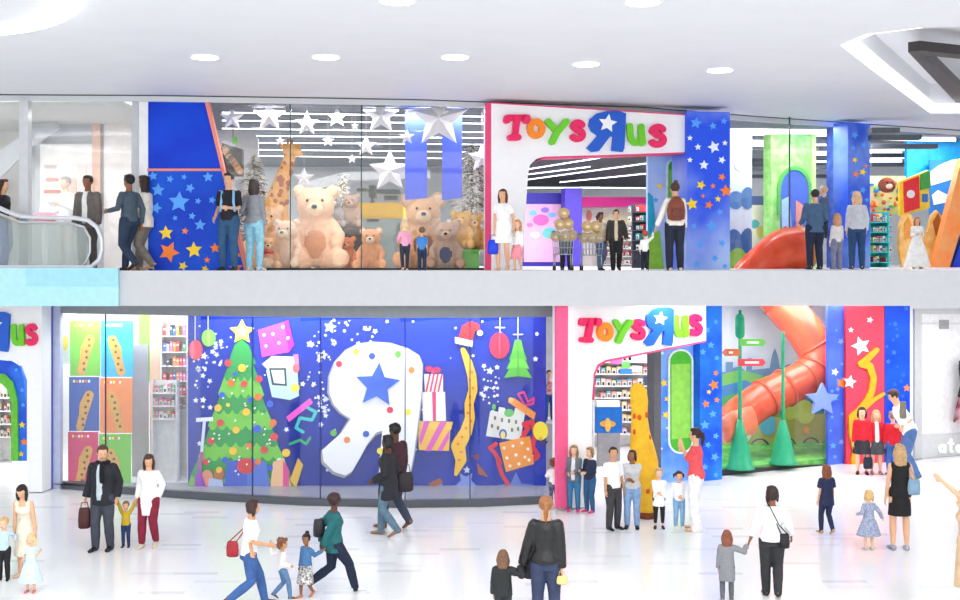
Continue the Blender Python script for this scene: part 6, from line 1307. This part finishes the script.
bag(405, 482, m2['D'] - .1, .3, .32, .12, (44, 38, 44), 'dark grey shopping bag beside the couple in front of the giant R', kind='shopping_bag', yaw=20)
w6 = person(546, 634, 138, -4, 'woman in a black leather jacket and dark jeans seen from behind, centre front', 'light', ('pony', (150, 98, 60)), T_((28, 27, 31), name='jacket', rough=.3, e=.02, hem=.0), Bt('jeans', (52, 62, 92)), (40, 36, 36), L=('p', 522, 566, .05), R=('p', 562, 572, -.05))
b = MB(); t = thing('belt', w6['hip'] + Vector((0, 0, .06)), 'white belt edge under the black leather jacket', 'belt'); c = w6['hip'] + Vector((0, 0, .04)); b.loft([(c + Vector((0, 0, z)), Vector((.145, 0, 0)), Vector((0, .112, 0))) for z in (-.035, -.012)], M((236, 236, 238), .5), 20); b.build('belt_band', t)
bag(562, 580, w6['D'] - .1, .13, .1, .06, (226, 196, 128), 'small golden yellow clutch in the right hand of the woman in leather', kind='clutch_bag', sr=.004)
bag(530.5, 568, w6['D'] + .12, .18, .25, .12, (26, 26, 34), 'black shoulder bag at the left hip of the woman in the leather jacket', strap=(w6, 535))
person(503, 634, 84, -6, 'girl in a dark puffy jacket with long brown hair, at the centre bottom edge', 'light', ('long', (112, 80, 58)), T_((40, 42, 44), name='jacket', e=.028, hem=-.04), Bt('leggings', (48, 48, 56)), (40, 36, 40), child=.6, R=('p', 520, 567, .05))
person(554, 509, 51, 20, 'curly haired child in a white T-shirt facing the pink pillar', 'light', ('curly', (122, 72, 46)), T_((244, 242, 242), sleeve=.5, e=.012), Bt('leggings', (50, 58, 84), rgb2=(120, 130, 160)), (240, 200, 190), child=.7, L=(.0, .17, -.05), R=(.0, .17, -.07))
person(574, 511, 66, 165, 'girl with long hair in a grey cardigan and blue jeans by the white portal', 'fair', ('long', (150, 118, 90)), T_((110, 118, 130), name='cardigan', e=.016, hem=-.06), Bt('jeans', (58, 120, 165)), (236, 60, 130), inner=(228, 232, 236), child=.3, L=(-.06, .14, -.18), R=(-.02, .14, -.2))
person(590, 512, 65, 130, 'girl in a navy jacket and blue jeans with pink shoes facing left', 'fair', ('bob', (150, 112, 80)), T_((44, 54, 80), name='jacket', e=.016), Bt('jeans', (50, 96, 140)), (236, 50, 130), child=.3, L=(-.03, .15, -.16), R=(-.03, .16, -.14))
person(613, 529, 82, -150, 'boy in a white polo shirt and charcoal trousers standing side on', 'tan', ('short', (34, 26, 24)), T_((246, 246, 248), sleeve=.45, e=.014), Bt('trousers', (60, 58, 62)), (26, 26, 28), fem=False, child=.1, head=(-30, 12))
person(632, 528, 78, 170, 'woman in a grey sweater and pale blue jeans among the children', 'brown', ('bob', (36, 26, 26)), T_((196, 194, 198), e=.016), Bt('jeans', (128, 158, 200)), (24, 24, 28), L=(-.10, .12, -.15), R=(-.08, .13, -.17), head=(-20, 15))
person(659, 528, 60, 175, 'girl with light hair in white with black leggings and clasped hands', 'fair', ('short', (196, 150, 110)), T_((248, 246, 248), e=.018, hem=-.14, sleeve=.5), Bt('leggings', (28, 28, 32), len=.85), (26, 26, 28), child=.6, L=(-.09, .13, -.17), R=(-.09, .13, -.19))
person(679, 528, 57, 182, 'girl with dark hair in a white T-shirt and pale blue jeans', 'light', ('pigtails', (40, 30, 28)), T_((246, 244, 246), e=.014, sleeve=.5), Bt('jeans', (128, 170, 208)), (240, 225, 215), child=.7, L=(-.09, .12, -.2), R=(-.09, .12, -.22))
person(696, 530, 102, 70, 'woman in a coral T-shirt and white trousers covering her mouth', 'light', ('pony', (52, 32, 28)), T_((232, 86, 92), e=.014, sleeve=.45), Bt('trousers', (236, 234, 234), flare=.02), (224, 180, 150), L=(-.06, .13, .02), R=(-.08, .12, -.03), stride=.03)
w7 = person(772, 597, 111, -8, 'woman in a pale blouse and black trousers with a black cross-body bag', 'brown', ('bob', (50, 32, 30)), T_((232, 232, 240), e=.018, sleeve=.85), Bt('trousers', (50, 50, 54)), (30, 28, 30), L=('p', 748, 545, .05), R=(.09, .05, -.26), stride=.1, lead=-1, head=(25, 0))
bag(784.5, 541, w7['D'] - .1, .14, .19, .1, (24, 24, 28), 'small black cross-body bag at the hip of the woman in the pale blouse', strap=[pw(779, 525, w7['D'] - .18), pw(769, 505, w7['D'] - .14), pw(766, 500, w7['D'] - .02)])
person(727, 603, 73, -10, 'girl in a grey knitted dress with long reddish brown hair holding a hand', 'light', ('long', (128, 74, 52)), T_((132, 132, 138), e=.02, hem=-.2, scale=60.), Bt('leggings', (96, 96, 104)), (150, 140, 140), child=.6, R=('p', 746, 546, .05), stride=.08)
person(827, 534, 70, 15, 'girl in a navy short-sleeved top and navy leggings walking away', 'light', ('long', (128, 72, 48)), T_((36, 44, 78), e=.02, hem=-.1, sleeve=.35), Bt('leggings', (36, 44, 78)), (196, 160, 120), child=.4, stride=.16, lead=-1)
person(869, 550, 60, 8, 'small girl in a grey-blue patterned dress holding the hand of the woman in black', 'fair', ('bob', (214, 176, 120)), T_((176, 184, 206), e=.014, rgb2=(120, 130, 165), scale=50.), Bt('dress', (176, 184, 206), hem=.26, flare=.13), (200, 190, 200), child=.9, L=(.09, .08, -.18), R=('p', 882, 518, .05))
w8 = person(900, 550, 106, -5, 'woman with very long fair hair in a sleeveless black dress', 'light', ('vlong', (190, 152, 108)), T_((26, 25, 28), sleeve=0, e=.01), Bt('dress', (26, 25, 28), hem=.33, flare=.012), (150, 160, 185), L=('p', 883, 516, .05), R=(.02, .06, -.26))
bag(914, 487, w8['D'] - .12, .2, .24, .12, (126, 156, 180), 'pale blue shoulder bag on the woman in the black dress', strap=(w8, 908))
person(862, 474, 67, 165, 'girl in a red blazer and dark skirt, left of the red-jacketed children', 'fair', ('bob', (70, 44, 40)), T_((206, 28, 44), name='blazer', e=.016, hem=-.04), Bt('skirt', (48, 46, 54), hem=.32, flare=.05, tights=None), (24, 24, 28), child=.4, head=(0, 0))
person(876, 474, 64, 175, 'girl in an open red blazer over a white top with a grey skirt', 'fair', ('long', (206, 160, 110)), T_((206, 30, 46), name='blazer', e=.014, hem=-.0), Bt('skirt', (70, 70, 76), hem=.33, flare=.06), (150, 120, 110), inner=(244, 242, 244), child=.4)
bag(868, 463, floorD(474) - .1, .2, .24, .08, (30, 34, 62), 'navy school bag held between the two girls in red blazers', kind='school_bag')
person(893, 475, 64, 0, 'boy in a red jacket seen from behind, in front of the bending man', 'fair', ('short', (150, 116, 90)), T_((212, 26, 44), name='jacket', e=.018, hem=-.03), Bt('jeans', (60, 100, 170)), (60, 60, 70), child=.5, fem=False)
m3 = person(911, 480, 94, 80, 'man in a white T-shirt and blue jeans bending to the boy in red', 'light', ('short', (62, 42, 34)), T_((246, 246, 248), e=.014, sleeve=.45), Bt('jeans', (76, 108, 160)), (90, 90, 96), fem=False, lean=26, L=('p', 900, 425, 0), R=('p', 902, 428, -.15), head=(0, -25), stride=.12)
bag(903, 410, m3['D'] - .28, .14, .34, .08, (122, 116, 100), 'olive grey sling bag hanging from the shoulder of the bending man', strap=(m3, 905), kind='sling_bag')
person(550, 498, 62, 185, 'person in a red top behind the glass between the mural and the pink pillar', 'light', ('short', (80, 50, 40)), T_((220, 80, 80)), Bt('jeans', (50, 80, 130)), (40, 40, 50), D=22.6, z0=.9) if False else None
person(968, 612, 130, 60, 'person in a sand coloured dress reaching out an arm at the right edge', 'light', ('long', (84, 44, 38)), T_((214, 182, 148), e=.014, sleeve=.3), Bt('dress', (214, 182, 148), hem=.2, flare=.02), (200, 160, 130), L=('p', 942, 481, -.1), R=(.03, .05, -.3))
# customers behind the glass strip right of the mural, on the raised platform
b = MB(); b.box(cx_(541, 24), cx_(560, 24), 23.7, 24.7, 0, pw(0, 420, 24.2).z, M((186, 184, 182), .5, .04)); tag(b.build('display_platform'), 'grey platform behind the narrow glass strip by the pink pillar', 'platform')
person(549, 420, 50, 190, 'woman in a red and white top standing on the platform behind the narrow glass strip', 'light', ('short', (96, 60, 44)), T_((226, 110, 110), rgb2=(245, 235, 235), scale=14.), Bt('jeans', (54, 90, 150)), (60, 50, 50), D=24.2, z0=pw(0, 420, 24.2).z, L=(-.05, .13, -.15), R=(-.05, .13, -.12))

finish_surfaces()
